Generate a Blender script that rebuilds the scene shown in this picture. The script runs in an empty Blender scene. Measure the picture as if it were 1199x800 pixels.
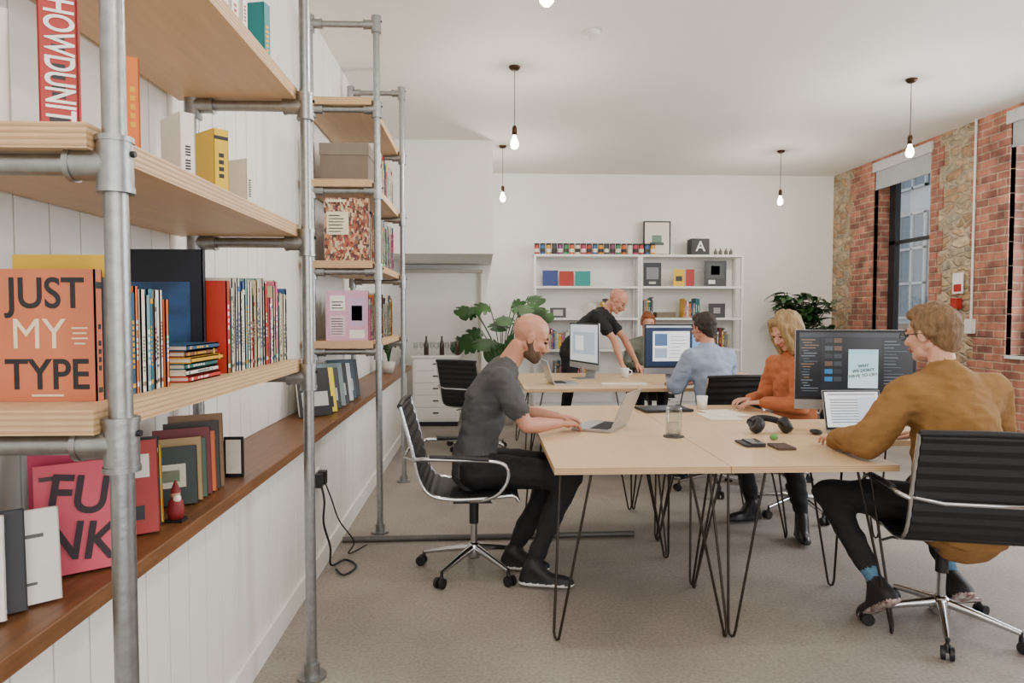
import bpy, bmesh, math, random
import numpy as np
from mathutils import Vector, Matrix, noise
random.seed(7)
rad=math.radians
# ------------------------------------------------------------------ helpers
def lin(h):
    h=h.lstrip('#'); o=[]
    for i in (0,2,4):
        c=int(h[i:i+2],16)/255
        o.append(c/12.92 if c<=.04045 else ((c+.055)/1.055)**2.4)
    return (*o,1)
_M={}
def M(name,col='#808080',rough=.5,metal=0,var=0.06,vs=12,bump=0,bs=60,emis=0,stretch=(1,1,1),sss=0,col2=None):
    if name in _M: return _M[name]
    m=bpy.data.materials.new(name); m.use_nodes=True
    nt=m.node_tree; b=nt.nodes['Principled BSDF']; L=nt.links
    c=lin(col)
    b.inputs['Roughness'].default_value=rough; b.inputs['Metallic'].default_value=metal
    tc=nt.nodes.new('ShaderNodeTexCoord'); mp=nt.nodes.new('ShaderNodeMapping'); mp.inputs['Scale'].default_value=stretch
    L.new(tc.outputs['Object'],mp.inputs['Vector'])
    if var>0 or col2:
        n=nt.nodes.new('ShaderNodeTexNoise'); n.inputs['Scale'].default_value=vs; n.inputs['Detail'].default_value=5
        L.new(mp.outputs[0],n.inputs['Vector'])
        r=nt.nodes.new('ShaderNodeValToRGB'); r.color_ramp.elements[0].position=.3; r.color_ramp.elements[1].position=.7
        if col2: c2=lin(col2)
        else: c2=tuple(min(1,x*(1+var)) for x in c[:3])+(1,)
        c1=tuple(x*(1-var) for x in c[:3])+(1,)
        r.color_ramp.elements[0].color=c1; r.color_ramp.elements[1].color=c2
        L.new(n.outputs['Fac'],r.inputs['Fac']); L.new(r.outputs['Color'],b.inputs['Base Color'])
        if emis: L.new(r.outputs['Color'],b.inputs['Emission Color'])
    else:
        b.inputs['Base Color'].default_value=c
        if emis: b.inputs['Emission Color'].default_value=c
    if emis: b.inputs['Emission Strength'].default_value=emis
    if sss:
        b.inputs['Subsurface Weight'].default_value=sss; b.inputs['Subsurface Radius'].default_value=(.01,.004,.002)
    if bump:
        n2=nt.nodes.new('ShaderNodeTexNoise'); n2.inputs['Scale'].default_value=bs; n2.inputs['Detail'].default_value=6
        L.new(mp.outputs[0],n2.inputs['Vector'])
        bp=nt.nodes.new('ShaderNodeBump'); bp.inputs['Strength'].default_value=bump; bp.inputs['Distance'].default_value=.02
        L.new(n2.outputs['Fac'],bp.inputs['Height']); L.new(bp.outputs[0],b.inputs['Normal'])
    _M[name]=m; return m
def link(o): bpy.context.scene.collection.objects.link(o); return o
class MB:
    def __init__(s): s.v=[];s.f=[];s.m=[];s.sm=[];s.mats=[];s.T=None
    def mi(s,mat):
        if mat not in s.mats: s.mats.append(mat)
        return s.mats.index(mat)
    def add(s,vs,fs,mat,smooth=False,T=None):
        o=len(s.v); i=s.mi(mat)
        for v in vs:
            v=Vector(v)
            if T is not None: v=T@v
            if s.T is not None: v=s.T@v
            s.v.append(v[:])
        for f in fs:
            s.f.append([a+o for a in f]); s.m.append(i); s.sm.append(smooth)
    def box(s,c,size,mat,T=None):
        x,y,z=[a/2 for a in size]; cx,cy,cz=c
        vs=[(cx+i*x,cy+j*y,cz+k*z) for i in(-1,1) for j in(-1,1) for k in(-1,1)]
        s.add(vs,[(0,1,3,2),(4,6,7,5),(0,4,5,1),(2,3,7,6),(0,2,6,4),(1,5,7,3)],mat,False,T)
    def b2(s,x0,x1,y0,y1,z0,z1,mat,T=None):
        s.box(((x0+x1)/2,(y0+y1)/2,(z0+z1)/2),(abs(x1-x0),abs(y1-y0),abs(z1-z0)),mat,T)
    def ring(s,p,d,r,n,ref=None):
        d=Vector(d).normalized(); a=Vector(ref) if ref else (Vector((0,0,1)) if abs(d.z)<.9 else Vector((1,0,0)))
        u=d.cross(a).normalized(); w=d.cross(u)
        return [Vector(p)+r*(math.cos(2*math.pi*i/n)*u+math.sin(2*math.pi*i/n)*w) for i in range(n)]
    def cyl(s,p1,p2,r,mat,n=12,r2=None,T=None):
        p1=Vector(p1);p2=Vector(p2);r2=r if r2 is None else r2
        vs=s.ring(p1,p2-p1,r,n)+s.ring(p2,p2-p1,r2,n)
        s.add(vs,[(i,(i+1)%n,n+(i+1)%n,n+i) for i in range(n)],mat,True,T)
        s.add(vs,[list(range(n))[::-1],list(range(n,2*n))],mat,False,T)
    def tube(s,pts,r,mat,n=8,closed=False,T=None,flat=None):
        pts=[Vector(p) for p in pts]; N=len(pts); vs=[]; u=None
        for i,p in enumerate(pts):
            if closed: d=(pts[(i+1)%N]-pts[i-1])
            else: d=pts[min(i+1,N-1)]-pts[max(i-1,0)]
            d.normalize()
            if u is None:
                a=Vector((0,0,1)) if abs(d.z)<.9 else Vector((1,0,0)); u=d.cross(a).normalized()
            else:
                u=(u-d*u.dot(d)); u.normalize()
            w=d.cross(u); rr=r[i] if isinstance(r,(list,tuple)) else r
            for k in range(n):
                q=rr*(math.cos(2*math.pi*k/n)*u+math.sin(2*math.pi*k/n)*w)
                vs.append(p+q)
        fs=[]
        for i in range(N if closed else N-1):
            j=(i+1)%N
            for k in range(n): fs.append((i*n+k,i*n+(k+1)%n,j*n+(k+1)%n,j*n+k))
        s.add(vs,fs,mat,True,T)
        if not closed: s.add(vs,[list(range(n))[::-1],list(range((N-1)*n,N*n))],mat,False,T)
    def sph(s,c,r,mat,n=12,sc=(1,1,1),T=None):
        vs=[];fs=[];m=n//2+1
        for i in range(m+1):
            a=math.pi*i/m
            for k in range(n):
                b=2*math.pi*k/n
                vs.append((c[0]+r*sc[0]*math.sin(a)*math.cos(b),c[1]+r*sc[1]*math.sin(a)*math.sin(b),c[2]+r*sc[2]*math.cos(a)))
        for i in range(m):
            for k in range(n): fs.append((i*n+k,(i+1)*n+k,(i+1)*n+(k+1)%n,i*n+(k+1)%n))
        s.add(vs,fs,mat,True,T)
    def lathe(s,c,prof,mat,n=20,T=None):
        vs=[];fs=[]
        for r,z in prof:
            for k in range(n):
                b=2*math.pi*k/n; vs.append((c[0]+r*math.cos(b),c[1]+r*math.sin(b),c[2]+z))
        for i in range(len(prof)-1):
            for k in range(n): fs.append((i*n+k,i*n+(k+1)%n,(i+1)*n+(k+1)%n,(i+1)*n+k))
        s.add(vs,fs,mat,True,T)
    def obj(s,name,loc=(0,0,0),rz=0,parent=None,bevel=0,recalc=True):
        me=bpy.data.meshes.new(name); me.from_pydata(s.v,[],s.f)
        for m in s.mats: me.materials.append(m)
        me.polygons.foreach_set('material_index',s.m); me.polygons.foreach_set('use_smooth',s.sm)
        if recalc:
            bm=bmesh.new(); bm.from_mesh(me); bmesh.ops.remove_doubles(bm,verts=bm.verts,dist=1e-6) if bevel else None
            bmesh.ops.recalc_face_normals(bm,faces=bm.faces); bm.to_mesh(me); bm.free()
        me.update()
        o=link(bpy.data.objects.new(name,me)); o.location=loc; o.rotation_euler=(0,0,rz)
        if parent: o.parent=parent
        if bevel:
            b=o.modifiers.new('b','BEVEL'); b.width=bevel; b.segments=2; b.limit_method='ANGLE'; b.angle_limit=rad(60)
        return o
def text(body,loc,size,mat,rot,parent,sx=1,ext=.0006,bold=.0,name='lettering',align='CENTER'):
    c=bpy.data.curves.new(name,'FONT'); c.body=body; c.size=size; c.extrude=ext; c.align_x=align; c.align_y='CENTER'; c.offset=bold
    o=link(bpy.data.objects.new(name,c)); o.location=loc; o.rotation_euler=rot; o.scale=(sx,1,1); c.materials.append(mat)
    if parent: 
        o.parent=parent
    return o
# ------------------------------------------------------------------ materials
WHITE=M('white_paint','#eae7e1',.6,var=.015,bump=.03,bs=30)
CEIL=M('ceiling_paint','#e6e2dc',.7,var=.015,vs=2)
PANEL=M('panel_paint','#e6e3dc',.45,var=.02,vs=3)
GALV=M('galvanised_steel','#9b9d9c',.4,1,var=.14,vs=40,bump=.05,bs=90)
PLY=M('birch_ply','#cfac82',.5,var=.08,vs=5,stretch=(6,.6,6),bump=.02)
PLYE=M('ply_edge','#b8946a',.55,var=.14,vs=9,stretch=(1,1,40))
DESK=M('desk_ply','#d1b28a',.4,var=.05,vs=4,stretch=(8,.8,8))
LEDGE=M('stained_wood','#70492a',.42,var=.25,vs=7,stretch=(8,.7,8),bump=.08,bs=20)
BLACK=M('black_plastic','#121214',.5,var=.1)
MESHB=M('black_mesh_fabric','#0f1012',.6,var=.2,vs=200,bump=.1,bs=300)
CHROME=M('polished_aluminium','#c9cacc',.18,1,var=.02)
STEEL=M('brown_steel_rod','#3c352f',.4,.8,var=.1)
ALU=M('satin_aluminium','#bfc1c4',.32,.9,var=.02)
PAPER=M('paper','#e4decf',.8,var=.04,vs=80,stretch=(1,40,1))
GREEN=M('leaf_green','#24491f',.35,var=.35,vs=6)
GREEN2=M('leaf_green_light','#33592c',.4,var=.35,vs=6)
POT=M('pot_ceramic','#c9c4bb',.5); SOIL=M('soil','#2a1f17',.9,bump=.5)
def glass(name,col=(1,1,1,1),a=.86):
    m=bpy.data.materials.new(name); m.use_nodes=True; nt=m.node_tree; nt.nodes.clear()
    o=nt.nodes.new('ShaderNodeOutputMaterial'); mx=nt.nodes.new('ShaderNodeMixShader'); t=nt.nodes.new('ShaderNodeBsdfTransparent'); g=nt.nodes.new('ShaderNodeBsdfGlossy')
    fr=nt.nodes.new('ShaderNodeLayerWeight'); fr.inputs[0].default_value=1-a
    g.inputs['Roughness'].default_value=.03; t.inputs[0].default_value=col
    nt.links.new(fr.outputs['Facing'],mx.inputs[0]); nt.links.new(t.outputs[0],mx.inputs[1]); nt.links.new(g.outputs[0],mx.inputs[2]); nt.links.new(mx.outputs[0],o.inputs[0]); return m
GLASS=glass('clear_glass',(.93,.95,.95,1),.75); WGLASS=glass('window_glass',(.95,.98,1,1),.9)
def brickmat():
    m=bpy.data.materials.new('old_brick'); m.use_nodes=True; nt=m.node_tree; b=nt.nodes['Principled BSDF']; L=nt.links; N=nt.nodes.new
    tc=N('ShaderNodeTexCoord'); sp=N('ShaderNodeSeparateXYZ'); ad=N('ShaderNodeMath'); cb=N('ShaderNodeCombineXYZ')
    L.new(tc.outputs['Object'],sp.inputs[0]); L.new(sp.outputs[0],ad.inputs[0]); L.new(sp.outputs[1],ad.inputs[1]); L.new(ad.outputs[0],cb.inputs[0]); L.new(sp.outputs[2],cb.inputs[1])
    nz=N('ShaderNodeTexNoise'); nz.inputs['Scale'].default_value=9; L.new(tc.outputs['Object'],nz.inputs['Vector'])
    va=N('ShaderNodeVectorMath'); va.operation='SCALE'; va.inputs['Scale'].default_value=.022; L.new(nz.outputs['Color'],va.inputs[0])
    vb=N('ShaderNodeVectorMath'); L.new(cb.outputs[0],vb.inputs[0]); L.new(va.outputs[0],vb.inputs[1])
    br=N('ShaderNodeTexBrick'); L.new(vb.outputs[0],br.inputs['Vector'])
    br.inputs['Scale'].default_value=1; br.inputs['Brick Width'].default_value=.225; br.inputs['Row Height'].default_value=.078; br.inputs['Mortar Size'].default_value=.009; br.inputs['Mortar Smooth'].default_value=.5
    br.inputs['Color1'].default_value=lin('#ae6547'); br.inputs['Color2'].default_value=lin('#75493a'); br.inputs['Mortar'].default_value=lin('#a8947c'); br.inputs['Bias'].default_value=-.1
    n2=N('ShaderNodeTexNoise'); n2.inputs['Scale'].default_value=6; n2.inputs['Detail'].default_value=8; L.new(tc.outputs['Object'],n2.inputs['Vector'])
    nr=N('ShaderNodeValToRGB'); nr.color_ramp.elements[0].position=.3; nr.color_ramp.elements[1].position=.7; nr.color_ramp.elements[0].color=(.17,.14,.13,1); nr.color_ramp.elements[1].color=(.82,.74,.64,1); L.new(n2.outputs[0],nr.inputs[0])
    mx=N('ShaderNodeMixRGB'); mx.blend_type='OVERLAY'; mx.inputs[0].default_value=.7; L.new(br.outputs['Color'],mx.inputs[1]); L.new(nr.outputs[0],mx.inputs[2])
    hs=N('ShaderNodeHueSaturation'); hs.inputs['Saturation'].default_value=.85; L.new(mx.outputs[0],hs.inputs['Color']); L.new(hs.outputs[0],b.inputs['Base Color'])
    bp=N('ShaderNodeBump'); bp.invert=True; bp.inputs['Strength'].default_value=.7; bp.inputs['Distance'].default_value=.012; L.new(br.outputs['Fac'],bp.inputs['Height']); L.new(bp.outputs[0],b.inputs['Normal'])
    b.inputs['Roughness'].default_value=.9; return m
def stonemat():
    m=bpy.data.materials.new('rubble_stone'); m.use_nodes=True; nt=m.node_tree; b=nt.nodes['Principled BSDF']; L=nt.links; N=nt.nodes.new
    tc=N('ShaderNodeTexCoord'); mp=N('ShaderNodeMapping'); mp.inputs['Scale'].default_value=(1,.75,1.7); L.new(tc.outputs['Object'],mp.inputs[0])
    nz=N('ShaderNodeTexNoise'); nz.inputs['Scale'].default_value=6; L.new(tc.outputs['Object'],nz.inputs['Vector'])
    va=N('ShaderNodeVectorMath'); va.operation='SCALE'; va.inputs['Scale'].default_value=.2; L.new(nz.outputs['Color'],va.inputs[0])
    vb=N('ShaderNodeVectorMath'); L.new(mp.outputs[0],vb.inputs[0]); L.new(va.outputs[0],vb.inputs[1])
    v1=N('ShaderNodeTexVoronoi'); v1.inputs['Scale'].default_value=6; v2=N('ShaderNodeTexVoronoi'); v2.feature='DISTANCE_TO_EDGE'; v2.inputs['Scale'].default_value=6
    L.new(vb.outputs[0],v1.inputs['Vector']); L.new(vb.outputs[0],v2.inputs['Vector'])
    sp=N('ShaderNodeSeparateColor'); L.new(v1.outputs['Color'],sp.inputs[0])
    r=N('ShaderNodeValToRGB'); e=r.color_ramp.elements; e[0].color=lin('#957a5d'); e[1].color=lin('#c0ad90')
    x=e.new(.35); x.color=lin('#ab8a68'); x=e.new(.6); x.color=lin('#96907f'); x=e.new(.8); x.color=lin('#b89a72')
    L.new(sp.outputs[0],r.inputs[0])
    n2=N('ShaderNodeTexNoise'); n2.inputs['Scale'].default_value=14; n2.inputs['Detail'].default_value=8; L.new(tc.outputs['Object'],n2.inputs['Vector'])
    mx=N('ShaderNodeMixRGB'); mx.blend_type='OVERLAY'; mx.inputs[0].default_value=.9; L.new(r.outputs[0],mx.inputs[1]); L.new(n2.outputs[0],mx.inputs[2])
    er=N('ShaderNodeValToRGB'); er.color_ramp.elements[0].position=.02; er.color_ramp.elements[1].position=.14; L.new(v2.outputs['Distance'],er.inputs[0])
    m2=N('ShaderNodeMixRGB'); L.new(er.outputs[0],m2.inputs[0]); m2.inputs[1].default_value=lin('#b3a48c'); L.new(mx.outputs[0],m2.inputs[2])
    L.new(m2.outputs[0],b.inputs['Base Color'])
    bp=N('ShaderNodeBump'); bp.inputs['Strength'].default_value=.8; bp.inputs['Distance'].default_value=.03; L.new(er.outputs[0],bp.inputs['Height']); L.new(bp.outputs[0],b.inputs['Normal'])
    b.inputs['Roughness'].default_value=.95; return m
def floormat():
    m=bpy.data.materials.new('worn_concrete'); m.use_nodes=True; nt=m.node_tree; b=nt.nodes['Principled BSDF']; L=nt.links; N=nt.nodes.new
    tc=N('ShaderNodeTexCoord')
    def nz(s,d=6):
        n=N('ShaderNodeTexNoise'); n.inputs['Scale'].default_value=s; n.inputs['Detail'].default_value=d; L.new(tc.outputs['Object'],n.inputs['Vector']); return n
    a=nz(1.1,9); c=nz(70,3); d=nz(260,2)
    r=N('ShaderNodeValToRGB'); r.color_ramp.elements[0].position=.35; r.color_ramp.elements[1].position=.68; r.color_ramp.elements[0].color=lin('#857d75'); r.color_ramp.elements[1].color=lin('#a0978c'); L.new(a.outputs[0],r.inputs[0])
    r2=N('ShaderNodeValToRGB'); r2.color_ramp.elements[0].position=.33; r2.color_ramp.elements[1].position=.62; r2.color_ramp.elements[0].color=(.34,.34,.34,1); r2.color_ramp.elements[1].color=(.56,.56,.56,1); L.new(c.outputs[0],r2.inputs[0])
    mx=N('ShaderNodeMixRGB'); mx.blend_type='OVERLAY'; mx.inputs[0].default_value=.65; L.new(r.outputs[0],mx.inputs[1]); L.new(r2.outputs[0],mx.inputs[2])
    v=N('ShaderNodeTexVoronoi'); v.feature='DISTANCE_TO_EDGE'; v.inputs['Scale'].default_value=.45
    va=N('ShaderNodeVectorMath'); L.new(tc.outputs['Object'],va.inputs[0]); L.new(a.outputs['Color'],va.inputs[1]); L.new(va.outputs[0],v.inputs['Vector'])
    cr=N('ShaderNodeValToRGB'); cr.color_ramp.elements[0].position=0; cr.color_ramp.elements[0].color=(.8,.8,.8,1); cr.color_ramp.elements[1].position=.004; cr.color_ramp.elements[1].color=(1,1,1,1); L.new(v.outputs['Distance'],cr.inputs[0])
    m3=N('ShaderNodeMixRGB'); m3.blend_type='MULTIPLY'; m3.inputs[0].default_value=.5; L.new(mx.outputs[0],m3.inputs[1]); L.new(cr.outputs[0],m3.inputs[2])
    L.new(m3.outputs[0],b.inputs['Base Color']); b.inputs['Roughness'].default_value=.7
    bp=N('ShaderNodeBump'); bp.inputs['Strength'].default_value=.2; bp.inputs['Distance'].default_value=.004; L.new(d.outputs[0],bp.inputs['Height']); L.new(bp.outputs[0],b.inputs['Normal'])
    return m
def collagemat():
    m=bpy.data.materials.new('city_collage_print'); m.use_nodes=True; nt=m.node_tree; b=nt.nodes['Principled BSDF']; L=nt.links; N=nt.nodes.new
    tc=N('ShaderNodeTexCoord'); mp=N('ShaderNodeMapping'); mp.inputs['Scale'].default_value=(1,1,.6); L.new(tc.outputs['Object'],mp.inputs[0])
    v=N('ShaderNodeTexVoronoi'); v.distance='CHEBYCHEV'; v.inputs['Scale'].default_value=75; L.new(mp.outputs[0],v.inputs['Vector'])
    sp=N('ShaderNodeSeparateColor'); L.new(v.outputs['Color'],sp.inputs[0])
    r=N('ShaderNodeValToRGB'); r.color_ramp.interpolation='CONSTANT'; e=r.color_ramp.elements; e[0].color=lin('#4a302a'); e[1].color=lin('#c9a882')
    for p,c in ((.2,'#a0563e'),(.38,'#d2bb98'),(.52,'#6d5a50'),(.66,'#b98560'),(.8,'#7b2f2a')): x=e.new(p); x.color=lin(c)
    e[-1].position=.9; L.new(sp.outputs[0],r.inputs[0]); L.new(r.outputs[0],b.inputs['Base Color']); b.inputs['Roughness'].default_value=.5; return m
BRICK=brickmat(); STONE=stonemat(); FLOOR=floormat(); COLLAGE=collagemat()
HC=3.4; D=9.8; XL=-1.15; XR=5.1; YB=-2.6
# ------------------------------------------------------------------ room
b=MB(); b.b2(XL-.1,XR+.3,YB,D+.1,-.1,0,FLOOR); b.obj('floor')
b=MB(); b.b2(XL-.1,XR+.3,YB,D+.1,HC,HC+.1,CEIL); b.obj('ceiling')
b=MB(); b.b2(XL-.1,XR+.3,D,D+.1,0,HC,WHITE); b.obj('wall_back')
b=MB(); b.b2(XL-.1,XL-.012,YB,D,0,HC,PANEL); y=YB
while y<D-.02:
    b.b2(XL-.012,XL,y+.003,min(y+.137,D),.8,HC,PANEL); y+=.14
b.obj('wall_left',bevel=.002)
b=MB(); b.b2(XL,-.902,YB,8.0,0,.755,PANEL); y=YB
while y<7.95:
    b.b2(-.902,-.89,y+.003,min(y+.127,8.0),0,.755,PANEL); y+=.13
b.obj('wall_left_lower_panel',bevel=.002)
b=MB(); b.b2(-.89,-.874,YB,8.0,0,.11,PANEL); b.obj('baseboard_left',bevel=.003)
b=MB(); b.b2(XL,-.835,YB,8.02,.757,.8,LEDGE); b.obj('trim_ledge',bevel=.004)
b=MB(); b.b2(XL,.12,7.96,D,2.1,HC,WHITE); b.obj('ceiling_bulkhead')
b=MB(); b.b2(XL,-.02,9.62,D,0,1.98,WHITE); b.b2(XL,0,9.56,D,1.98,2.02,M('beige_trim','#b9b1a2',.6)); b.b2(-.06,-.02,9.58,9.62,0,1.98,M('beige_trim')); b.obj('wall_alcove_panel',bevel=.003)
def pier(name,y0,y1,z0=0,z1=HC,brick=None):
    b=MB()
    if brick is None: b.b2(XR,XR+.3,y0,y1,z0,z1,BRICK)
    else:
        for (a,c,mt) in brick: b.b2(XR,XR+.3,a,c,z0,z1,mt)
        # toothed brick quoins standing proud into the rubble
        for (a,c,mt) in brick:
            if mt is BRICK and c-a<1:
                k=0; z=z0
                while z<z1-.15:
                    off=.07 if k%2 else -.02
                    b.b2(XR-.012,XR+.05,a-(off if a>y0+.01 else 0),c+(off if c<y1-.01 else 0),z,min(z+.23,z1),BRICK); z+=.234; k+=1
    return b.obj(name)
pier('wall_right',8.75,D,brick=[(8.75,9.25,BRICK),(9.25,D,STONE)])
pier('wall_right_pier',6.45,7.62,brick=[(6.45,6.90,BRICK),(6.90,7.48,STONE),(7.48,7.62,BRICK)])
pier('wall_right_pier',3.7,4.6); pier('wall_right_pier',YB,1.6)
for y0,y1 in ((7.62,8.75),(4.6,6.45),(1.6,3.7)):
    pier('wall_right_sill',y0,y1,0,1.0); pier('wall_right_lintel',y0,y1,3.3,HC)
DFR=M('dark_window_frame','#1c1f24',.4); WFR=M('white_window_frame','#d9dad6',.5)
def window(name,y0,y1):
    b=MB(); x=XR+.2; z0,z1=1.0,3.3
    b.b2(x,x+.07,y1-.13,y1,z0,z1,DFR); b.b2(x,x+.07,y0,y0+.05,z0,z1,DFR)
    b.b2(x,x+.07,y0,y1,z0,z0+.06,DFR); b.b2(x,x+.07,y0,y1,z1-.06,z1,DFR); b.b2(x,x+.07,y0,y1,2.3,2.34,DFR)
    b.b2(x+.03,x+.036,y0+.05,y1-.13,z0+.06,z1-.06,WGLASS)
    b.b2(XR-.03,XR+.25,y0+.02,y1-.02,.97,1.0,WFR)
    return b.obj(name)
window('window_1',7.62,8.75); window('window_2',4.6,6.45); window('window_3',1.6,3.7)
BL=M('blind_fabric','#a4a8aa',.8)
for y0,y1 in ((7.6,8.78),(4.6,6.5)):
    b=MB(); b.b2(XR-.02,XR+.06,y0,y1,3.24,3.36,M('blind_cassette','#bfc1c1',.5)); b.b2(XR+.01,XR+.016,y0+.02,y1-.02,3.02,3.26,BL); b.cyl((XR+.013,y0+.02,3.02),(XR+.013,y1-.02,3.02),.013,BL); b.obj('roller_blind')
# exterior
b=MB(); FAC=M('facade_render','#d4d7d8',.9,var=.08,vs=2); b.b2(9,9.3,2,22,-1,1.2,M('facade_brick','#b5a292',.9,var=.15,vs=20)); b.b2(9,9.3,2,22,1.2,9,FAC)
for yy in np.arange(3,21,2.1):
    for zz in (1.3,4.0):
        b.b2(8.96,9.0,yy,yy+1.3,zz,zz+2.2,M('dark_pane','#8896a0',.2)); 
        for k in range(4): b.b2(8.92,8.97,yy+k*.42,yy+k*.42+.05,zz,zz+2.2,WFR)
        for k in range(4): b.b2(8.92,8.97,yy,yy+1.31,zz+k*.72,zz+k*.72+.05,WFR)
b.obj('neighbouring_building')
b=MB(); b.b2(5.45,9.3,0,22,-1.05,-1,M('asphalt','#6c6c6c',.9)); b.obj('street_ground')
# ------------------------------------------------------------------ pipe shelving
LV=[1.23,1.735,2.24,2.745]
def pipe_shelf(y0,y1):
    b=MB(); xf,xb=-.66,-1.07
    for y in (y0,y1):
        b.cyl((xf,y,.012),(xf,y,3.24),.0205,GALV,16); b.cyl((xb,y,.806),(xb,y,3.24),.0205,GALV,16)
        b.cyl((xf,y,0.001),(xf,y,.012),.055,GALV,20); b.cyl((xf,y,.01),(xf,y,.06),.03,GALV,16)
        b.cyl((xb,y,.801),(xb,y,.81),.05,GALV,20)
        for x in (xf,xb): b.cyl((x,y,3.19),(x,y,3.25),.029,GALV,16)
        for z in LV+[3.2]:
            zc=z-.045-.0225
            if z==3.2: zc=3.2
            b.cyl((xf,y,zc),(xb,y,zc),.0195,GALV,16)
            for x,s in ((xf,-1),(xb,1)):
                b.cyl((x,y,zc-.045),(x,y,zc+.045),.030,GALV,16)
                b.cyl((x,y,zc-.05),(x,y,zc-.04),.032,GALV,16); b.cyl((x,y,zc+.04),(x,y,zc+.05),.032,GALV,16)
                b.cyl((x,y,zc),(x+s*.075,y,zc),.0285,GALV,16); b.cyl((x+s*.068,y,zc),(x+s*.078,y,zc),.031,GALV,16)
                b.cyl((x+.02,y,zc+.02),(x+.036,y,zc+.02),.006,BLACK,8)
    for z in LV:
        b.b2(-1.13,-.69,y0-.035,y1+.02,z-.045,z,PLY)
        for k in range(4): b.b2(-.6905,-.6893,y0-.035,y1+.02,z-.041+k*.011,z-.037+k*.011,PLYE)
        for k in range(4): b.b2(-1.13,-.69,y0-.0362,y0-.0348,z-.041+k*.011,z-.037+k*.011,PLYE)
    return b.obj('pipe_bookshelf')
pipe_shelf(1.27,2.61); pipe_shelf(4.36,5.69)
# ------------------------------------------------------------------ books
PAL=['#e0dacb','#d6d1c2','#e8e2d6','#b5301f','#27303c','#d9a51c','#1f4c6c','#cf6f86','#2b6d66','#d0c29c','#6a1a22','#d06424','#e8e4da','#74767a','#3a3a3e','#3a5c8c','#e4dabc','#ece8de','#93a38c']
def bm_(c): return M('book_'+c[1:],c,.5,var=.04)
def book(mb,loc,t,h,w,col,yaw=0,tx=0,ty=0,title=None,cover=None):
    T=Matrix.Translation(loc)@Matrix.Rotation(yaw,4,'Z')@Matrix.Rotation(tx,4,'X')@Matrix.Rotation(ty,4,'Y'); m=bm_(col)
    for s in (-1,1): mb.box((0,s*(t/2-.0015),h/2),(w,.003,h),m,T)
    mb.box((w/2-.0015,0,h/2),(.003,t,h),m,T)
    mb.box((-.002,0,h/2),(w-.008,t-.006,h-.008),PAPER,T)
    light=sum(lin(col)[:3])>1.1
    if title is None: title=random.choice(['#5a5248','#a5402f','#3a5c8c','#7a6a58','#2b6d66'] if light else ['#f2f0ea','#e4dabc','#d9a51c'])
    if title==col: title='#1c1c1e'
    tm=bm_(title)
    if t>.009:
        z0=h*random.uniform(.2,.35); n=random.randint(5,11); L=h*random.uniform(.3,.5)/n   # lettering blocks down the spine
        for i in range(n):
            if random.random()<.85: mb.box((w/2+.0004,0,z0+i*L),(.0008,t*.34,L*.6),tm,T)
        mb.box((w/2+.0004,0,h*.08),(.0008,t*.5,h*.04),tm,T)
        if random.random()<.3: mb.box((w/2+.0003,0,h*.88),(.0007,t*.96,h*.05),tm,T)
    if cover:
        for (u0,v0,u1,v1,c) in cover:
            mb.box(((u0+u1)/2*w-w/2,-t/2-.0006,(v0+v1)/2*h),((u1-u0)*w,.0012,(v1-v0)*h),bm_(c),T)
def row(name,xf,y0,y1,z,hr=(.19,.25),wr=(.13,.17),tr=(.008,.028),pal=None,obj=True,mb=None,jit=.012):
    b=mb or MB(); y=y0
    while True:
        t=random.uniform(*tr)
        if y+t>y1: break
        w=random.uniform(*wr); h=random.uniform(*hr)
        book(b,(xf-w/2-random.uniform(0,jit),y+t/2,z+.0005),t,h,w,random.choice(pal or PAL)); y+=t+.0012
    return b.obj(name) if obj and mb is None else b
WP=['#e0dacb','#e8e2d6','#d6d1c2','#ece8de','#b5301f','#e4dabc','#3a5c8c','#9a2a4a','#e0dacb','#cf6f86','#e8e4da','#b5301f','#d0c29c','#7fa6a8','#d9a51c']
# unit 1, middle shelf
z=1.23
b=MB(); book(b,(-.845,1.375,z+.0005),.026,.257,.186,'#c9714c',0,title='#2a2a2e'); o=b.obj('hardback_book')
INK=M('book_ink','#1d1f24',.6); CRM=M('book_cream','#ecd9b6',.6)
for i,(s,mt) in enumerate((('JUST',INK),('MY',CRM),('TYPE',INK))):
    text(s,(-.845 if i!=1 else -.86,1.3612,z+.208-i*.079),.084,mt,(rad(90),0,0),o,sx=.86 if i!=1 else .9,bold=.001 if i!=1 else 0)
b=MB()
for zz,w in ((.158,.03),(.148,.026),(.138,.03),(.128,.02)): b.box((-.782,1.3608,z+zz-.015),(w,.0008,.003),CRM)
b.box((-.845,1.3608,z+.012),(.06,.0008,.004),CRM)
b.obj('cover_detail',parent=o)
b=MB(); book(b,(-.83,1.408,z+.0005),.024,.243,.19,'#6f767e',title='#1c1c1e'); book(b,(-.85,1.438,z+.0005),.02,.29,.2,'#dcb325'); 
row('x',-.735,1.452,1.64,z,(.2,.25),(.14,.18),(.01,.024),['#e0dacb','#6d9496','#1f4c6c','#cf6f3a','#e8e2d6','#2b6d86','#e4dabc'],mb=b); b.obj('book_row')
b=MB()
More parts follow.
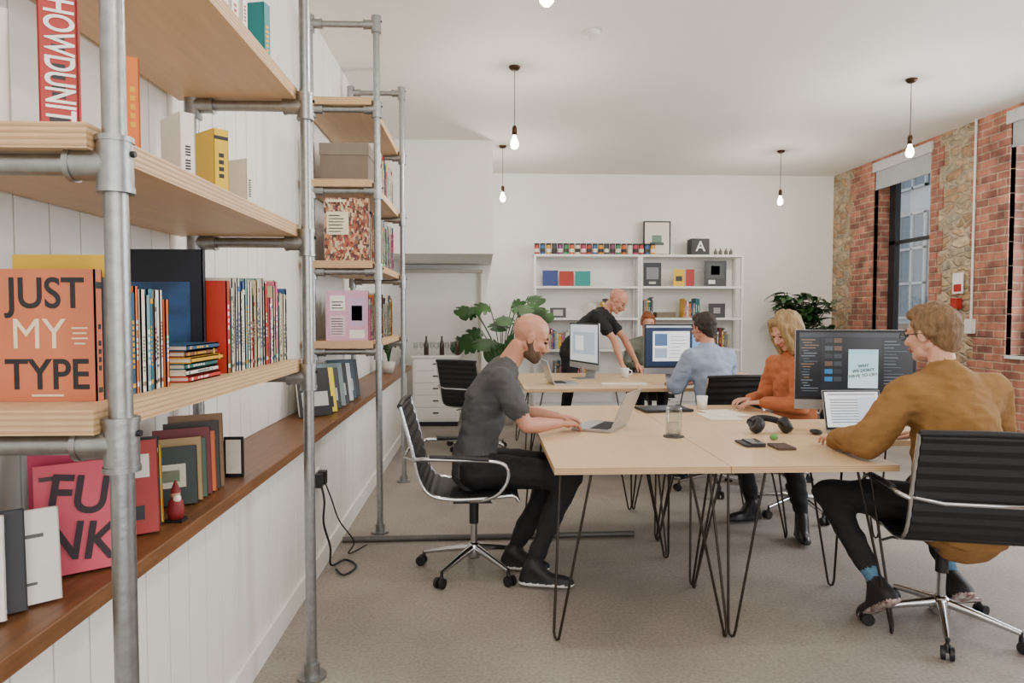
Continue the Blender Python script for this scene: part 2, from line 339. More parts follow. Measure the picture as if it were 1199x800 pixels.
for i in range(6):
    c=['#b5301f','#e0dacb','#2b6d66','#c99a22','#7a4a2a','#1f4c6c'][i]
    T=(-.80+random.uniform(-.01,.01),1.82,z+.001+i*.0155); 
    b2=MB(); book(b2,(0,0,0),.0145,.2,.15,c)
    R=Matrix.Translation((T[0],T[1]-.1,T[2]+.0075))@Matrix.Rotation(rad(-90),4,'X')
    b2f=[R@Vector(v) for v in b2.v]
    o0=len(b.v); b.v+=[v[:] for v in b2f]
    for f,mi,sm in zip(b2.f,b2.m,b2.sm): b.f.append([a+o0 for a in f]); b.m.append(b.mi(b2.mats[mi])); b.sm.append(sm)
b.obj('book_stack')
b=MB(); book(b,(-.905,1.955,z+.0005),.02,.35,.25,'#101824',title='#101824')
NAVY=M('painted_cover','#0d141e',.4,vs=9,col2='#2f5f96'); b.box((-.905+.01,1.9442,z+.16),(.16,.0012,.2),NAVY); b.obj('art_book')
row('book_row',-.725,1.985,2.58,z,(.22,.29),(.15,.2),(.009,.026),WP)
# shelf 2
z=1.735
b=MB(); book(b,(-.805,1.36,z+.0005),.062,.27,.13,'#a82a22',rad(-62),title='#a82a22'); o=b.obj('thick_hardback_book')
Tb=Matrix.Translation((-.805,1.36,z))@Matrix.Rotation(rad(-62),4,'Z')
text('HOWDUNIT',Tb@Vector((.0664,0,.128)),.066,M('book_white','#f4f2ee',.6),(rad(90),rad(90),rad(28)),o,sx=.60,bold=.001)
b=MB(); book(b,(-.98,1.42,z+.0005),.05,.25,.16,'#e8e2d6',rad(-50),title='#b5301f'); book(b,(-1.03,1.5,z+.0005),.04,.2,.14,'#d6d1c2',rad(-50)); b.obj('hardback_book')
b=MB(); book(b,(-.80,1.58,z+.0005),.03,.22,.13,'#d86f1c',rad(-48)); book(b,(-.86,1.68,z+.0005),.03,.23,.14,'#e8e2d6',rad(-48),title='#1c1c1e'); book(b,(-.83,1.92,z+.0005),.04,.2,.13,'#ece8de',rad(-45),title='#1c1c1e')
book(b,(-.83,2.14,z+.0005),.045,.215,.14,'#dcb618',rad(-42),title='#1c1c1e'); book(b,(-.84,2.40,z+.0005),.025,.19,.12,'#e0dacb',rad(-30),title='#1c1c1e'); b.obj('book_row')
z=2.24
b=MB(); book(b,(-.84,2.5,z+.0005),.04,.25,.17,'#1f7a7c',rad(-12)); book(b,(-.86,2.36,z+.0005),.03,.26,.15,'#ece8de',rad(-12)); book(b,(-.86,2.27,z+.0005),.04,.24,.15,'#ece8de',rad(-12)); book(b,(-.86,2.18,z+.0005),.04,.2,.15,'#ece8de',rad(-12)); b.obj('book_row')
# ledge books
z=.8
def lb(y,x,t,h,w,c,yaw,ty=0,tx=-8,cover=None,title=None,mb=None): book(mb,(x,y,z+.004+abs(math.sin(rad(tx)))*t*.5),t,h,w,c,rad(yaw),rad(tx),0,title,cover)
b=MB()
lb(1.20,-1.0,.03,.2,.14,'#e0dacb',35,mb=b); lb(1.26,-.99,.03,.21,.14,'#3b3b40',35,mb=b); lb(1.31,-.985,.03,.2,.14,'#e8e4da',35,mb=b); lb(1.355,-.975,.025,.2,.14,'#27282c',38,mb=b); lb(1.41,-.94,.02,.19,.14,'#e4e0d6',40,cover=[(.2,.7,.8,.74,'#555555'),(.3,.2,.7,.23,'#555555')],mb=b)
b.obj('book_row')
b=MB(); 
lb(1.74,-1.0,.028,.28,.19,'#1f4c6c',32,mb=b); lb(1.70,-.99,.02,.28,.19,'#e0dacb',32,mb=b); lb(1.66,-.97,.03,.27,.19,'#bd2456',32,mb=b)
b.obj('book_row')
PX,PY=-.93,1.60
b=MB(); lb(PY,PX,.03,.25,.17,'#cc4a5e',36,mb=b,title='#3a2229',cover=[(.06,.86,.3,.9,'#3a2229')]); o=b.obj('pink_book')
DK=M('book_dark','#2c1a22',.6)
Tm=Matrix.Translation((PX,PY,z+.004))@Matrix.Rotation(rad(36),4,'Z')@Matrix.Rotation(rad(-8),4,'X')
for i,s in enumerate(('FU','NK')):
    p=Tm@Vector((0,-.0175,.175-i*.105)); text(s,p,.12,DK,(rad(82),rad(10),rad(36)),o,sx=.88,bold=.002)
b=MB(); lb(1.90,-.985,.03,.25,.18,'#27282c',32,mb=b); lb(1.85,-.965,.028,.25,.18,'#a52c24',32,mb=b,cover=[(.12,.6,.88,.85,'#e8e2d6'),(.2,.15,.8,.3,'#17181c')]); lb(1.94,-.985,.02,.22,.16,'#d9a51c',32,mb=b); b.obj('book_row')
b=MB()
for i,(c,h) in enumerate((('#1b2a26',.18),('#a5885a',.2),('#3a5b48',.19),('#6a1a22',.22),('#d06424',.2),('#2a2620',.23),('#7b5b3a',.25))): 
    lb(2.14+i*.037,-.975,.026,h,.17,c,30,mb=b,cover=[(.2,.3,.8,.7,'#cfc8b4'),(.3,.4,.7,.6,'#7a8a6a')] if i==0 else None)
b.obj('book_row')
b=MB(); b.b2(-.95,-.88,2.53,2.542,.801,.95,BLACK); b.b2(-.942,-.888,2.528,2.53,.815,.94,PAPER); b.b2(-.95,-.935,2.53,2.57,.801,.85,BLACK); b.obj('small_picture_frame',bevel=.001)
b=MB(); b.lathe((-.89,2.0,.808),[(0,0),(.02,0),(.024,.02),(.02,.05),(.012,.062),(0,.064)],M('santa_red','#7b1a1e',.6),14); b.sph((-.89,2.0,.878),.013,M('skin_wood','#c79878',.6)); b.lathe((-.89,2.0,.884),[(.014,0),(.011,.012),(.003,.034),(0,.036)],M('santa_red'),12); b.sph((-.883,1.993,.868),.012,PAPER,8); b.b2(-.915,-.865,1.98,2.02,.8005,.809,BLACK); b.obj('santa_figurine')
# unit 2
b=MB(); b.b2(-1.02,-.72,4.38,4.62,2.241,2.46,M('kraft_box','#75695a',.8)); b.b2(-1.025,-.715,4.375,4.625,2.40,2.475,M('kraft_lid','#7d7263',.8)); b.obj('storage_box',bevel=.003)
b=MB(); rr=random.Random(3)
cv=[(.06,.42,.55,.78,'#e4dabc')]
for k in range(6): cv.append((.1,.46+k*.05,.1+rr.uniform(.25,.4),.475+k*.05,'#a5957e'))
cv.append((.04,.93,.5,.97,'#e4dabc'))
book(b,(-.86,4.4,1.7355),.03,.4,.28,'#7a4e38',0,cover=cv); b.box((-.86,4.3846,1.9355),(.278,.001,.396),COLLAGE); b.obj('illustrated_book')
row('book_row',-.715,4.43,5.6,1.7355,(.24,.36),(.2,.24),(.01,.03),PAL)
b=MB(); book(b,(-.86,4.39,1.2305),.012,.32,.27,'#d1a0b6',0,cover=[(.1,.6,.45,.9,'#ece8de'),(.55,.3,.9,.85,'#c2a8c8'),(.1,.1,.45,.5,'#d8c0c8'),(.55,.05,.9,.22,'#e8e4da'),(.14,.64,.4,.66,'#6a5a6a'),(.14,.7,.36,.72,'#6a5a6a'),(.14,.76,.4,.78,'#6a5a6a'),(.6,.4,.85,.7,'#7b5a9a')]+[(.12,.13+k*.05,.4,.145+k*.05,'#9a8590') for k in range(7)]); b.obj('magazine')
row('book_row',-.715,4.41,5.5,1.2305,(.2,.32),(.2,.24),(.008,.02),PAL)
row('book_row',-.72,4.66,5.6,2.2405,(.2,.32),(.16,.2),(.01,.03),WP)
b=MB()
for i in range(8):
    c=['#17181b','#dcc82a','#2b2c30','#7f8f90','#141416','#c8c8c4','#1f3c4c','#17181b'][i]
    cvv=[(.1,.1,.9,.35,'#17181b'),(.2,.5,.8,.8,'#17181b'),(.1,.88,.6,.93,'#e8e2d6')] if i==1 else ([(.1,.2,.9,.5,'#b8b8b4'),(.1,.6,.6,.64,'#e8e2d6')] if i%2==0 else None)
    lb(4.0+i*.13,-.97,.03,.28-.01*(i%3),.2,c,38,tx=-14,mb=b,cover=cvv)
b.obj('leaning_book_row')
def leaf_oval(b,p,d,L,W,mat,up=Vector((0,0,1))):
    d=Vector(d).normalized(); s=d.cross(up); 
    if s.length<.01: s=Vector((1,0,0))
    s.normalize(); n=s.cross(d); p=Vector(p); vs=[];N=5
    for i in range(N+1):
        t=i/N; w=W*math.sin(math.pi*min(1,t*.96+.04))**.8; q=p+d*L*t-n*L*.25*t*t
        vs+=[q-s*w/2+n*w*.15,q,q+s*w/2+n*w*.15]
    fs=[]
    for i in range(N):
        a=i*3; fs+=[(a,a+1,a+4,a+3),(a+1,a+2,a+5,a+4)]
    b.add(vs,fs,mat,True)
def bushy(name,x,y,z0,potr,poth,top,rx,nst,nl,L,pm=POT):
    b=MB(); b.lathe((x,y,z0),[(0,0),(potr*.75,0),(potr,poth),(potr*.88,poth),(potr*.85,poth*.85),(0,poth*.85)],pm,20)
    b.lathe((x,y,z0+poth*.86),[(potr*.84,0),(0,.005)],SOIL,16)
    for i in range(nst):
        a=2*math.pi*i/nst+random.uniform(-.3,.3); r=rx*random.uniform(.3,1); zt=random.uniform(.55,1)*(top-poth)+poth
        pts=[(x,y,z0+poth*.8),(x+math.cos(a)*r*.3,y+math.sin(a)*r*.3,z0+poth+(zt-poth)*.6),(x+math.cos(a)*r,y+math.sin(a)*r,z0+zt)]
        b.tube(pts,.006,GREEN,6)
        for k in range(nl):
            t=random.uniform(.3,1); p=Vector(pts[1]).lerp(Vector(pts[2]),t) 
            aa=random.uniform(0,6.28); leaf_oval(b,p,(math.cos(aa),math.sin(aa),random.uniform(-.4,.6)),L*random.uniform(.7,1.2),L*.42,random.choice([GREEN,GREEN2]))
    return b.obj(name,recalc=False)
bushy('potted_plant',-.96,7.0,.801,.07,.12,.36,.12,10,5,.09)
# ------------------------------------------------------------------ socket, cable, conduit
b=MB(); b.b2(-.89,-.882,3.56,3.72,.48,.57,WHITE); b.b2(-.882,-.845,3.58,3.63,.49,.56,BLACK); b.b2(-.882,-.84,3.65,3.70,.49,.56,BLACK)
pts=[(-.85,3.6,.5),(-.83,3.58,.42),(-.84,3.6,.3),(-.82,3.66,.15),(-.83,3.72,.03),(-.78,3.85,.012),(-.7,3.75,.012),(-.74,3.62,.012),(-.8,3.7,.014)]
def smooth(pts,k=6):
    P=[Vector(p) for p in pts]; out=[]
    for i in range(len(P)-1):
        p0=P[max(i-1,0)];p1=P[i];p2=P[i+1];p3=P[min(i+2,len(P)-1)]
        for j in range(k):
            t=j/k; out.append(.5*((2*p1)+(-p0+p2)*t+(2*p0-5*p1+4*p2-p3)*t*t+(-p0+3*p1-3*p2+p3)*t**3))
    out.append(P[-1]); return out
b.tube(smooth(pts),.006,BLACK,6); b.tube(smooth([(-.85,3.68,.5),(-.82,3.7,.4),(-.8,3.8,.25),(-.74,3.9,.1),(-.78,3.95,.012),(-.7,4.1,.012)]),.004,BLACK,6); b.obj('wall_socket_with_cables')
b=MB(); b.tube([(-.86,4.18,.018),(.95,4.22,.018)],.018,M('floor_conduit','#5d5a57',.5,.3),10); b.obj('floor_conduit')
# ------------------------------------------------------------------ ceiling items
BR=M('brass_dark','#4a3626',.35,.9); FIL=M('bulb_glow','#fff3dc',.3,var=0,emis=26)
for x,y in ((.28,3.02),(.26,5.6),(.24,8.2),(3.65,8.3),(3.65,5.75),(3.65,3.1),(.28,.5)):
    e=MB(); e.lathe((0,0,HC-.001),[(0,-.028),(.03,-.028),(.045,-.012),(.048,0),(0,0)],BR,20)
    e.tube([(0,0,HC-.02),(0,0,2.92)],.0035,M('flex_brown','#4b3426',.7),6); e.lathe((0,0,2.85),[(0,.08),(.012,.078),(.02,.06),(.021,0),(0,0)],BR,16)
    e.lathe((0,0,2.74),[(0,0),(.016,.003),(.03,.018),(.034,.04),(.028,.068),(.017,.09),(.014,.112)],FIL,18)
    o=e.obj('pendant_bulb_light',loc=(x,y,0))
    l=bpy.data.lights.new('bulb_lamp','POINT'); l.energy=36; l.color=(1,.92,.82); l.shadow_soft_size=.04; lo=link(bpy.data.objects.new('bulb_lamp',l)); lo.parent=o; lo.location=(0,0,2.70)
b=MB(); b.lathe((.77,4.9,HC),[(0,-.05),(.03,-.05),(.042,-.035),(.06,-.028),(.066,0)],M('detector_white','#d8d6d0',.5),24); b.lathe((.77,4.9,HC),[(.032,-.037),(.044,-.034)],BLACK,24); b.obj('smoke_detector')
# wall fixtures right
b=MB(); b.tube([(XR-.025,6.9,HC),(XR-.025,6.9,1.3)],.012,WFR,8); b.b2(XR-.06,XR-.013,6.85,6.95,1.2,1.35,WFR); b.obj('wall_conduit')
b=MB(); b.b2(XR-.03,XR-.022,7.03,7.19,1.62,1.84,M('sign_white','#e9e9e6',.5)); b.b2(XR-.032,XR-.03,7.05,7.17,1.64,1.72,M('sign_red','#a5211c',.5)); b.b2(XR-.07,XR-.012,7.06,7.16,1.46,1.57,M('sign_red')); b.obj('fire_call_point')
# ------------------------------------------------------------------ desks
def hairpin(b,x,y,sx,sy,h=.715):
    a=Vector((x+sx*.15,y+sy*.03,h)); c=Vector((x+sx*.03,y+sy*.15,h)); f=Vector((x,y,.007))
    d=(a-c).normalized()
    pts=[a,f+d*.016+Vector((0,0,.03)),f+d*.010+Vector((0,0,.006)),f,f-d*.010+Vector((0,0,.006)),f-d*.016+Vector((0,0,.03)),c]
    b.tube(pts,.006,STEEL,8)
    b.b2(min(x+sx*.02,x+sx*.17),max(x+sx*.02,x+sx*.17),min(y+sy*.02,y+sy*.17),max(y+sy*.02,y+sy*.17),h,h+.005,STEEL)
def desk(x0,x1,y0,y1,n='hairpin_desk'):
    b=MB(); g=.002
    b.b2(x0+g,x1-g,y0+g,y1-g,.721,.75,DESK)
    for k in range(3):
        zz=.725+k*.009
        b.b2(x0+g-.0006,x1-g+.0006,y0+g-.0006,y1-g+.0006,zz,zz+.004,PLYE)
    for x,sx in ((x0+.015,1),(x1-.015,-1)):
        for y,sy in ((y0+.012,1),(y1-.012,-1)): hairpin(b,x,y,sx,sy)
    return b.obj(n)
desk(.30,1.06,2.85,3.83); desk(.30,1.06,3.83,4.8); desk(1.06,1.80,2.85,3.40); desk(1.06,2.46,3.40,4.12); desk(1.06,1.90,4.12,4.8)
desk(.36,1.6,5.9,7.5); desk(1.6,2.9,5.9,7.5)
# ------------------------------------------------------------------ office chair
def chair_mesh():
    b=MB()
    prof=smooth([(.235,0,.435),(.20,0,.468),(.05,0,.455),(-.12,0,.452),(-.225,0,.48),(-.275,0,.56),(-.305,0,.69),(-.34,0,.82),(-.37,0,.93)],5)
    W=.225; vs=[];fs=[]
    for i,p in enumerate(prof):
        d=(prof[min(i+1,len(prof)-1)]-prof[max(i-1,0)]).normalized(); n=Vector((-d.z,0,d.x))
        off=.006 if i%2 else .001
        for y in (-W,W):
            vs+= [Vector((p.x,y,p.z))-n*off, Vector((p.x,y,p.z))+n*(.006+off)]
    for i in range(len(prof)-1):
        a=i*4;c=a+4
        fs+=[(a,a+2,c+2,c),(a+1,c+1,c+3,a+3),(a,c,c+1,a+1),(a+2,a+3,c+3,c+2)]
    e=(len(prof)-1)*4; fs+=[(0,1,3,2),(e,e+2,e+3,e+1)]
    b.add(vs,fs,MESHB)
    for y in (-W-.008,W+.008): b.tube([(p.x,y,p.z) for p in prof],.010,CHROME,8)
    b.tube([(-.372,-W-.008,.932),(-.38,0,.938),(-.372,W+.008,.932)],.014,MESHB,8); 
    b.tube([(-.30,-W,.66),(-.36,-W*.6,.655),(-.36,W*.6,.655),(-.30,W,.66)],.009,CHROME,8)
    b.tube([(-.12,-W,.44),(-.12,W,.44)],.012,CHROME,8); b.tube([(.1,-W,.445),(.1,W,.445)],.012,CHROME,8)
    for s in (-1,1):
        y=s*(W+.012); yo=s*(W+.05)
        b.tube(smooth([(-.30,y,.655),(-.27,yo,.67),(-.1,yo,.665),(.1,yo,.655),(.17,yo,.625),(.175,yo,.56),(.13,yo,.49),(.06,y,.45),(-.02,y*.8,.435)],5),.0105,CHROME,8)
        b.tube(smooth([(-.22,yo,.678),(-.1,yo,.675),(.08,yo,.665)],4),.013,BLACK,8)
    b.b2(-.11,.1,-.07,.07,.385,.43,BLACK); b.cyl((0,0,.39),(0,0,.26),.026,BLACK,14); b.cyl((0,0,.28),(0,0,.12),.018,CHROME,14); b.lathe((0,0,.07),[(0,0),(.032,0),(.038,.02),(.036,.07),(.025,.085),(0,.085)],CHROME,16)
    b.tube([(0,.06,.4),(.02,.2,.395),(.02,.24,.38)],.006,BLACK,6)
    for k in range(5):
        a=2*math.pi*k/5+.35; c,s=math.cos(a),math.sin(a)
        b.tube([(c*.03,s*.03,.125),(c*.15,s*.15,.105),(c*.29,s*.29,.078)],[.022,.017,.012],CHROME,8)
        b.cyl((c*.29,s*.29,.085),(c*.29,s*.29,.05),.008,BLACK,8)
        t=Vector((-s,c,0)); q=Vector((c*.305,s*.305,.028))
        for sg in (-1,1): b.cyl(q+t*sg*.008,q+t*sg*.024,.027,BLACK,16)
        b.tube([q+t*0+Vector((0,0,0)),q+Vector((-c*.015,-s*.015,.03))],.012,BLACK,8)
    return b
CH=chair_mesh().obj('office_chair',loc=(-.05,3.70,0),rz=0)
def chair(x,y,yaw):
    o=link(bpy.data.objects.new('office_chair',CH.data)); o.location=(x,y,0); o.rotation_euler=(0,0,rad(yaw)); return o
chair(2.03,2.90,76); chair(2.22,4.68,185); chair(1.84,5.36,98); chair(-.08,7.1,60); chair(2.42,5.6,110); chair(1.98,8.0,-90)
# ------------------------------------------------------------------ computers
def rects(b,u,w,h,z0,y,rs):
    for i,(u0,v0,u1,v1,c) in enumerate(rs):
        b.box((-w/2+(u0+u1)/2*w,y-.0006-i*.00005,z0+(v0+v1)/2*h),((u1-u0)*w,.0008,(v1-v0)*h),M('screen_'+c[1:],c,.3,var=0,emis=.6))
def imac(x,y,z,yaw,rs,base='#dfe6ee'):
    b=MB(); w,h=.65,.37; z0=.175
    b.b2(-w/2,w/2,-.004,.008,.10,z0+h+.015,ALU); b.sph((0,.036,.31),1,ALU,20,sc=(.26,.028,.19))
    b.b2(-w/2+.001,w/2-.001,-.0055,-.004,z0-.018,z0+h+.014,BLACK)
    b.box((0,-.0058,z0+h/2),(w-.04,.0008,h),M('screen_'+base[1:],base,.3,var=0,emis=.6))
    rects(b,0,w-.04,h,z0,-.0062,rs)
    b.box((0,.035,.12),(.2,.006,.24),ALU,Matrix.Translation((0,.03,0))@Matrix.Rotation(rad(-14),4,'X')); b.b2(-.1,.1,-.09,.1,0.001,.007,ALU)
    return b.obj('desktop_computer',loc=(x,y,z),rz=rad(yaw))
UI=[(0,0,.2,1,'#1a1d22'),(.2,0,.72,1,'#22262b'),(.44,.14,.70,.74,'#a9d3e2'),(.72,0,1,1,'#1d2026'),(.0,.93,1,1,'#30343a'),(.44,.14,.70,.4,'#c6e3ec'),(.44,.66,.70,.74,'#9ac6d8')]
rr=random.Random(5)
for k in range(20): UI.append((.02+.012*(k%3),.88-k*.042,.03+rr.uniform(.05,.15),.89-k*.042,rr.choice(['#6f7a86','#4f5a66','#8a6a50'])))
for k in range(16): UI.append((.75,.86-k*.05,.75+rr.uniform(.06,.2),.87-k*.05,rr.choice(['#64707c','#46525e'])))
for k in range(12): UI.append((.23+.08*(k%2),.84-(k//2)*.12,.30+.08*(k%2),.91-(k//2)*.12,rr.choice(['#3a4149','#2f6f9f','#454d56','#5a4a42','#31363c'])))
o=imac(2.13,3.82,.75,-12,UI,'#22262b')
for i,s in enumerate(('WHY','WE DON\'T','HAVE TO CRY')): text(s,(.043,-.0112,.355-i*.027),.024,INK,(rad(90),rad(-6),0),o,bold=.0003)
U2=[(0,.95,1,1,'#aab2bc'),(.10,.12,.66,.86,'#e6eaee'),(.70,.1,.95,.85,'#6f98c4')]
for k in range(7): U2.append((.36,.72-k*.085,.36+rr.uniform(.1,.26),.735-k*.085,'#7b8798'))
U2+=[(.13,.5,.32,.8,'#4e688f'),(.13,.2,.32,.44,'#8fa0b5')]
imac(1.80,6.2,.75,0,U2,'#1c2b45')
imac(1.02,6.85,.75,-72,[(0,.0,1,1,'#c9d2da'),(.1,.2,.9,.8,'#9fb2c2'),(.2,.3,.5,.7,'#e4e9ee')],'#c9d2da')
def laptop(x,y,z,yaw,rs,base,open_=108):
    b=MB(); w,d=.325,.225
    b.b2(-w/2,w/2,-d/2,d/2,.003,.015,ALU); b.b2(-.135,.135,-.015,.09,.0150,.0158,BLACK); b.b2(-.05,.05,-.1,-.03,.0150,.0155,M('trackpad','#b9bbbe',.3,.6))
    for i in range(14):
        for j in range(5): b.box((-.124+i*.019,-.005+j*.02,.0166),(.0155,.0155,.0016),M('keycap','#1d1e21',.6))
    T=Matrix.Translation((0,d/2-.002,.012))@Matrix.Rotation(rad(90-open_),4,'X')
    b.box((0,.003,.113),(w,.006,.222),ALU,T); b.box((0,-.0004,.113),(w-.006,.001,.216),BLACK,T)
    b.box((0,-.0012,.117),(w-.022,.0008,.194),M('screen_'+base[1:],base,.3,var=0,emis=.6),T)
    for i,(u0,v0,u1,v1,c) in enumerate(rs): b.box((-.15+(u0+u1)/2*.3,-.002-i*.00005,.02+(v0+v1)/2*.194),((u1-u0)*.3,.0006,(v1-v0)*.194),M('screen_'+c[1:],c,.3,var=0,emis=.6),T)
    b.cyl((-.13,d/2-.003,.013),(.13,d/2-.003,.013),.006,BLACK,8)
    return b.obj('laptop',loc=(x,y,z),rz=rad(yaw))
DOC=[(.05,.9,.95,.96,'#9aa5b0')]+[(.08,.12+i*.08,random.uniform(.5,.9),.15+i*.08,'#7a8590') for i in range(9)]
laptop(.67,3.87,.75,-118,DOC,'#d3dade',112)
laptop(2.04,3.53,.75,0,DOC+[(.6,.1,.95,.85,'#c2cedd')],'#e4e8ec',105)
laptop(.75,6.35,.75,95,DOC,'#d3dade')
b=MB(); b.box((0,0,.009),(.33,.23,.015),BLACK); b.box((0,0,.0175),(.32,.22,.002),M('slate_lid','#2b2d31',.35,.5)); b.cyl((-.12,.113,.009),(.12,.113,.009),.007,BLACK,8); b.obj('closed_laptop',loc=(1.22,4.55,.751),rz=rad(8),bevel=.002)
# ------------------------------------------------------------------ desk objects
b=MB(); b.cyl((1.01,3.56,.7505),(1.01,3.56,.756),.055,M('cork_coaster','#4b443d',.8),24); b.obj('coaster')
b=MB(); b.lathe((1.01,3.56,.7575),[(0,0),(.036,0),(.042,.01),(.043,.12),(.041,.14),(.043,.15),(.040,.15),(.038,.14),(.039,.012),(0,.008)],GLASS,24); b.lathe((1.01,3.56,.766),[(0,0),(.0375,0),(.038,.06),(0,.06)],glass('water',(.95,.97,.97,1),.85),20); b.obj('glass_jar')
b=MB(); hx,hy=1.57,3.66
pts=[(hx+.098*math.cos(t),hy+.02+.09*math.sin(t),.785+.03*math.sin(t)) for t in np.linspace(-.1*math.pi,1.1*math.pi,20)]
b.tube(pts,.010,BLACK,10); b.tube(pts[4:16],.018,M('headband_pad','#1a1a1d',.8),10)
for s in (-1,1):
    T=Matrix.Translation((hx+s*.08,hy-.02,.797))@Matrix.Rotation(rad(s*62),4,'Y')
    b.lathe((0,0,-.03),[(0,0),(.034,0),(.044,.012),(.046,.03),(.042,.048),(.022,.052),(.018,.04),(0,.04)],BLACK,20,T)
b.obj('headphones')
b=MB(); b.box((1.33,3.33,.7565),(.10,.15,.011),BLACK,None); b.box((1.345,3.32,.7665),(.07,.14,.008),M('phone_glass','#2c3138',.1)); b.obj('notebook_and_phone',bevel=.002)
b=MB(); b.box((1.45,3.24,.7575),(.09,.13,.012),M('notebook_tan','#4b3a2f',.6)); b.obj('pocket_notebook',bevel=.002)
b=MB(); b.sph((1.5,3.44,.767),.016,M('green_glaze','#5e8e4a',.4),12,(1.5,1,1)); b.obj('green_stone')
b=MB(); b.sph((1.80,3.60,.765),.03,BLACK,14,(1,1.6,.42)); b.obj('computer_mouse')
b=MB(); b.lathe((1.50,4.6,.7505),[(0,0),(.03,0),(.038,.09),(.035,.09),(.028,.008),(0,.008)],WHITE,20); b.obj('mug')
b=MB(); b.box((0,0,.0015),(.21,.297,.002),PAPER); b.box((.1,.12,.0035),(.21,.297,.002),PAPER,Matrix.Rotation(.2,4,'Z')); b.obj('sheets_of_paper',loc=(1.50,4.25,.7505))
b=MB(); b.lathe((1.45,6.9,.7505),[(0,0),(.034,0),(.04,.1),(.036,.1),(.03,.008),(0,.008)],WHITE,20); b.tube([(1.49,6.9,.78),(1.52,6.9,.79),(1.52,6.9,.82),(1.488,6.9,.835)],.006,WHITE,8); b.obj('mug')
b=MB(); b.lathe((.66,6.9,.7505),[(0,0),(.03,0),(.03,.1),(.012,.14),(.012,.18),(0,.18)],GLASS,16); b.obj('water_bottle')
b=MB(); b.box((1.3,6.25,.757),(.42,.12,.01),WHITE); 
for i in range(14):
    for j in range(4): b.box((1.12+i*.028,6.22+j*.025,.763),(.022,.02,.003),PAPER)
b.obj('keyboard')
# ------------------------------------------------------------------ back shelving
SW=M('shelf_white','#e8e8e4',.5,var=.01)
X=lambda p:(p-565)*.01175
b=MB()
y0,y1=9.45,9.79
for x0,x1 in ((.71,2.19),(2.195,3.65)):
    for x in (x0,x1-.03):
        for y in (y0,y1-.035): b.b2(x,x+.03,y,y+.035,0,2.2299,SW)
    for zz in (.1,.45,.88,1.32,1.76): b.b2(x0+.03,x1-.03,y0,y1,zz,zz+.03,SW)
    b.b2(x0,x1,y0-.002,y1,2.20,2.23,SW)
b.obj('white_shelving_unit')
b=MB(); JC=['#a82c20','#205c8c','#c7901e','#2d2d30','#7a2c60','#2f7a48','#c9581e','#d0c8b4','#a5204c']
x=.76; k=0
while x<2.42:
    c=M('jar_'+JC[k%9][1:],JC[k%9],.4); b.cyl((x,9.6,2.263),(x,9.6,2.40),.036,c,14); b.cyl((x,9.6,2.40),(x,9.6,2.425),.037,BLACK,14); b.cyl((x,9.6,2.30),(x,9.6,2.35),.0366,M('jar_label','#2a2724',.6) if k%2 else M('jar_label2','#e0d8c8',.6),14); x+=.082; k+=1
b.T=None; jo=b.obj('paint_jar_row'); jo.location=(0,0,-.0325)
b=MB(); b.b2(2.28,2.67,9.66,9.68,2.235,2.72,BLACK); b.b2(2.30,2.65,9.655,9.66,2.255,2.70,PAPER); b.b2(2.40,2.54,9.652,9.655,2.38,2.52,M('print_green','#6d8a76',.7)); b.b2(2.37,2.57,9.651,9.652,2.38,2.42,M('print_grey','#4f5b56',.7)); b.obj('framed_picture',bevel=.002)
b=MB(); b.b2(2.92,3.18,9.5,9.7,2.231,2.46,BLACK); o=b.obj('letter_box',bevel=.004); text('A',(3.05,9.496,2.345),.2,M('book_white'),(rad(90),0,0),o,bold=.002)
b=MB()
for xx in (3.3,3.37,3.45,3.52): b.lathe((xx,9.6,2.231),[(0,0),(.025,0),(.025,.06),(.01,.08),(.01,.1),(0,.1)],M('small_bottle','#6a6560',.4),12)
b.obj('small_bottle_group')
def shelfz(k): return (.13,.48,.91,1.35,1.79)[k]+.001
b=MB()
def sb(p0,p1,h,c,k,y=9.53,cover=None,t=.02):
    x0,x1=X(p0),X(p1); book(b,((x0+x1)/2,y,shelfz(k)),t,h,x1-x0,c,0,0,0,c,cover)
sb(636,654,.22,'#2b3a76',4); sb(656,673,.21,'#a52a22',4); sb(675,693,.21,'#1e8a84',4); sb(757,778,.33,'#2b2f34',4,cover=[(.15,.3,.85,.8,'#7a7f82'),(.3,.1,.7,.2,'#b8b4a8')]); sb(793,806,.24,'#dcb618',4,cover=[(.2,.3,.8,.6,'#2a2a2a')]); sb(808,818,.24,'#a52a22',4); sb(830,857,.36,'#3b3f42',4,cover=[(.1,.3,.9,.9,'#4b4f4f'),(.3,.45,.7,.8,'#b0a89c'),(.2,.1,.5,.25,'#e8e4da')])
sb(645,664,.14,'#4a4a4c',3,cover=[(.2,.2,.8,.8,'#b9b4ac')]); sb(690,700,.2,'#c6c0b4',3); sb(836,856,.2,'#3b3b3e',3,cover=[(.3,.3,.7,.7,'#9a9a9a')]); 
b.obj('displayed_book_group')
b=MB(); 
def rowx(b,p0,p1,k,hr=(.2,.3)):
    x=X(p0)
    while x<X(p1):
        t=random.uniform(.015,.04); book(b,(x+t/2,9.6,shelfz(k)),t,random.uniform(*hr),.2,random.choice(PAL),rad(-90)); x+=t+.002
rowx(b,707,716,3,(.2,.3)); rowx(b,757,768,3); rowx(b,805,822,3); rowx(b,640,700,2); rowx(b,760,860,2); rowx(b,650,700,1); rowx(b,780,850,1); b.obj('shelf_book_row')
b=MB(); b.b2(X(773),X(796),9.5,9.7,1.351,1.41,M('kraft_box')); b.b2(X(772.5),X(796.5),9.495,9.705,1.41,1.43,M('kraft_lid')); b.obj('storage_box')
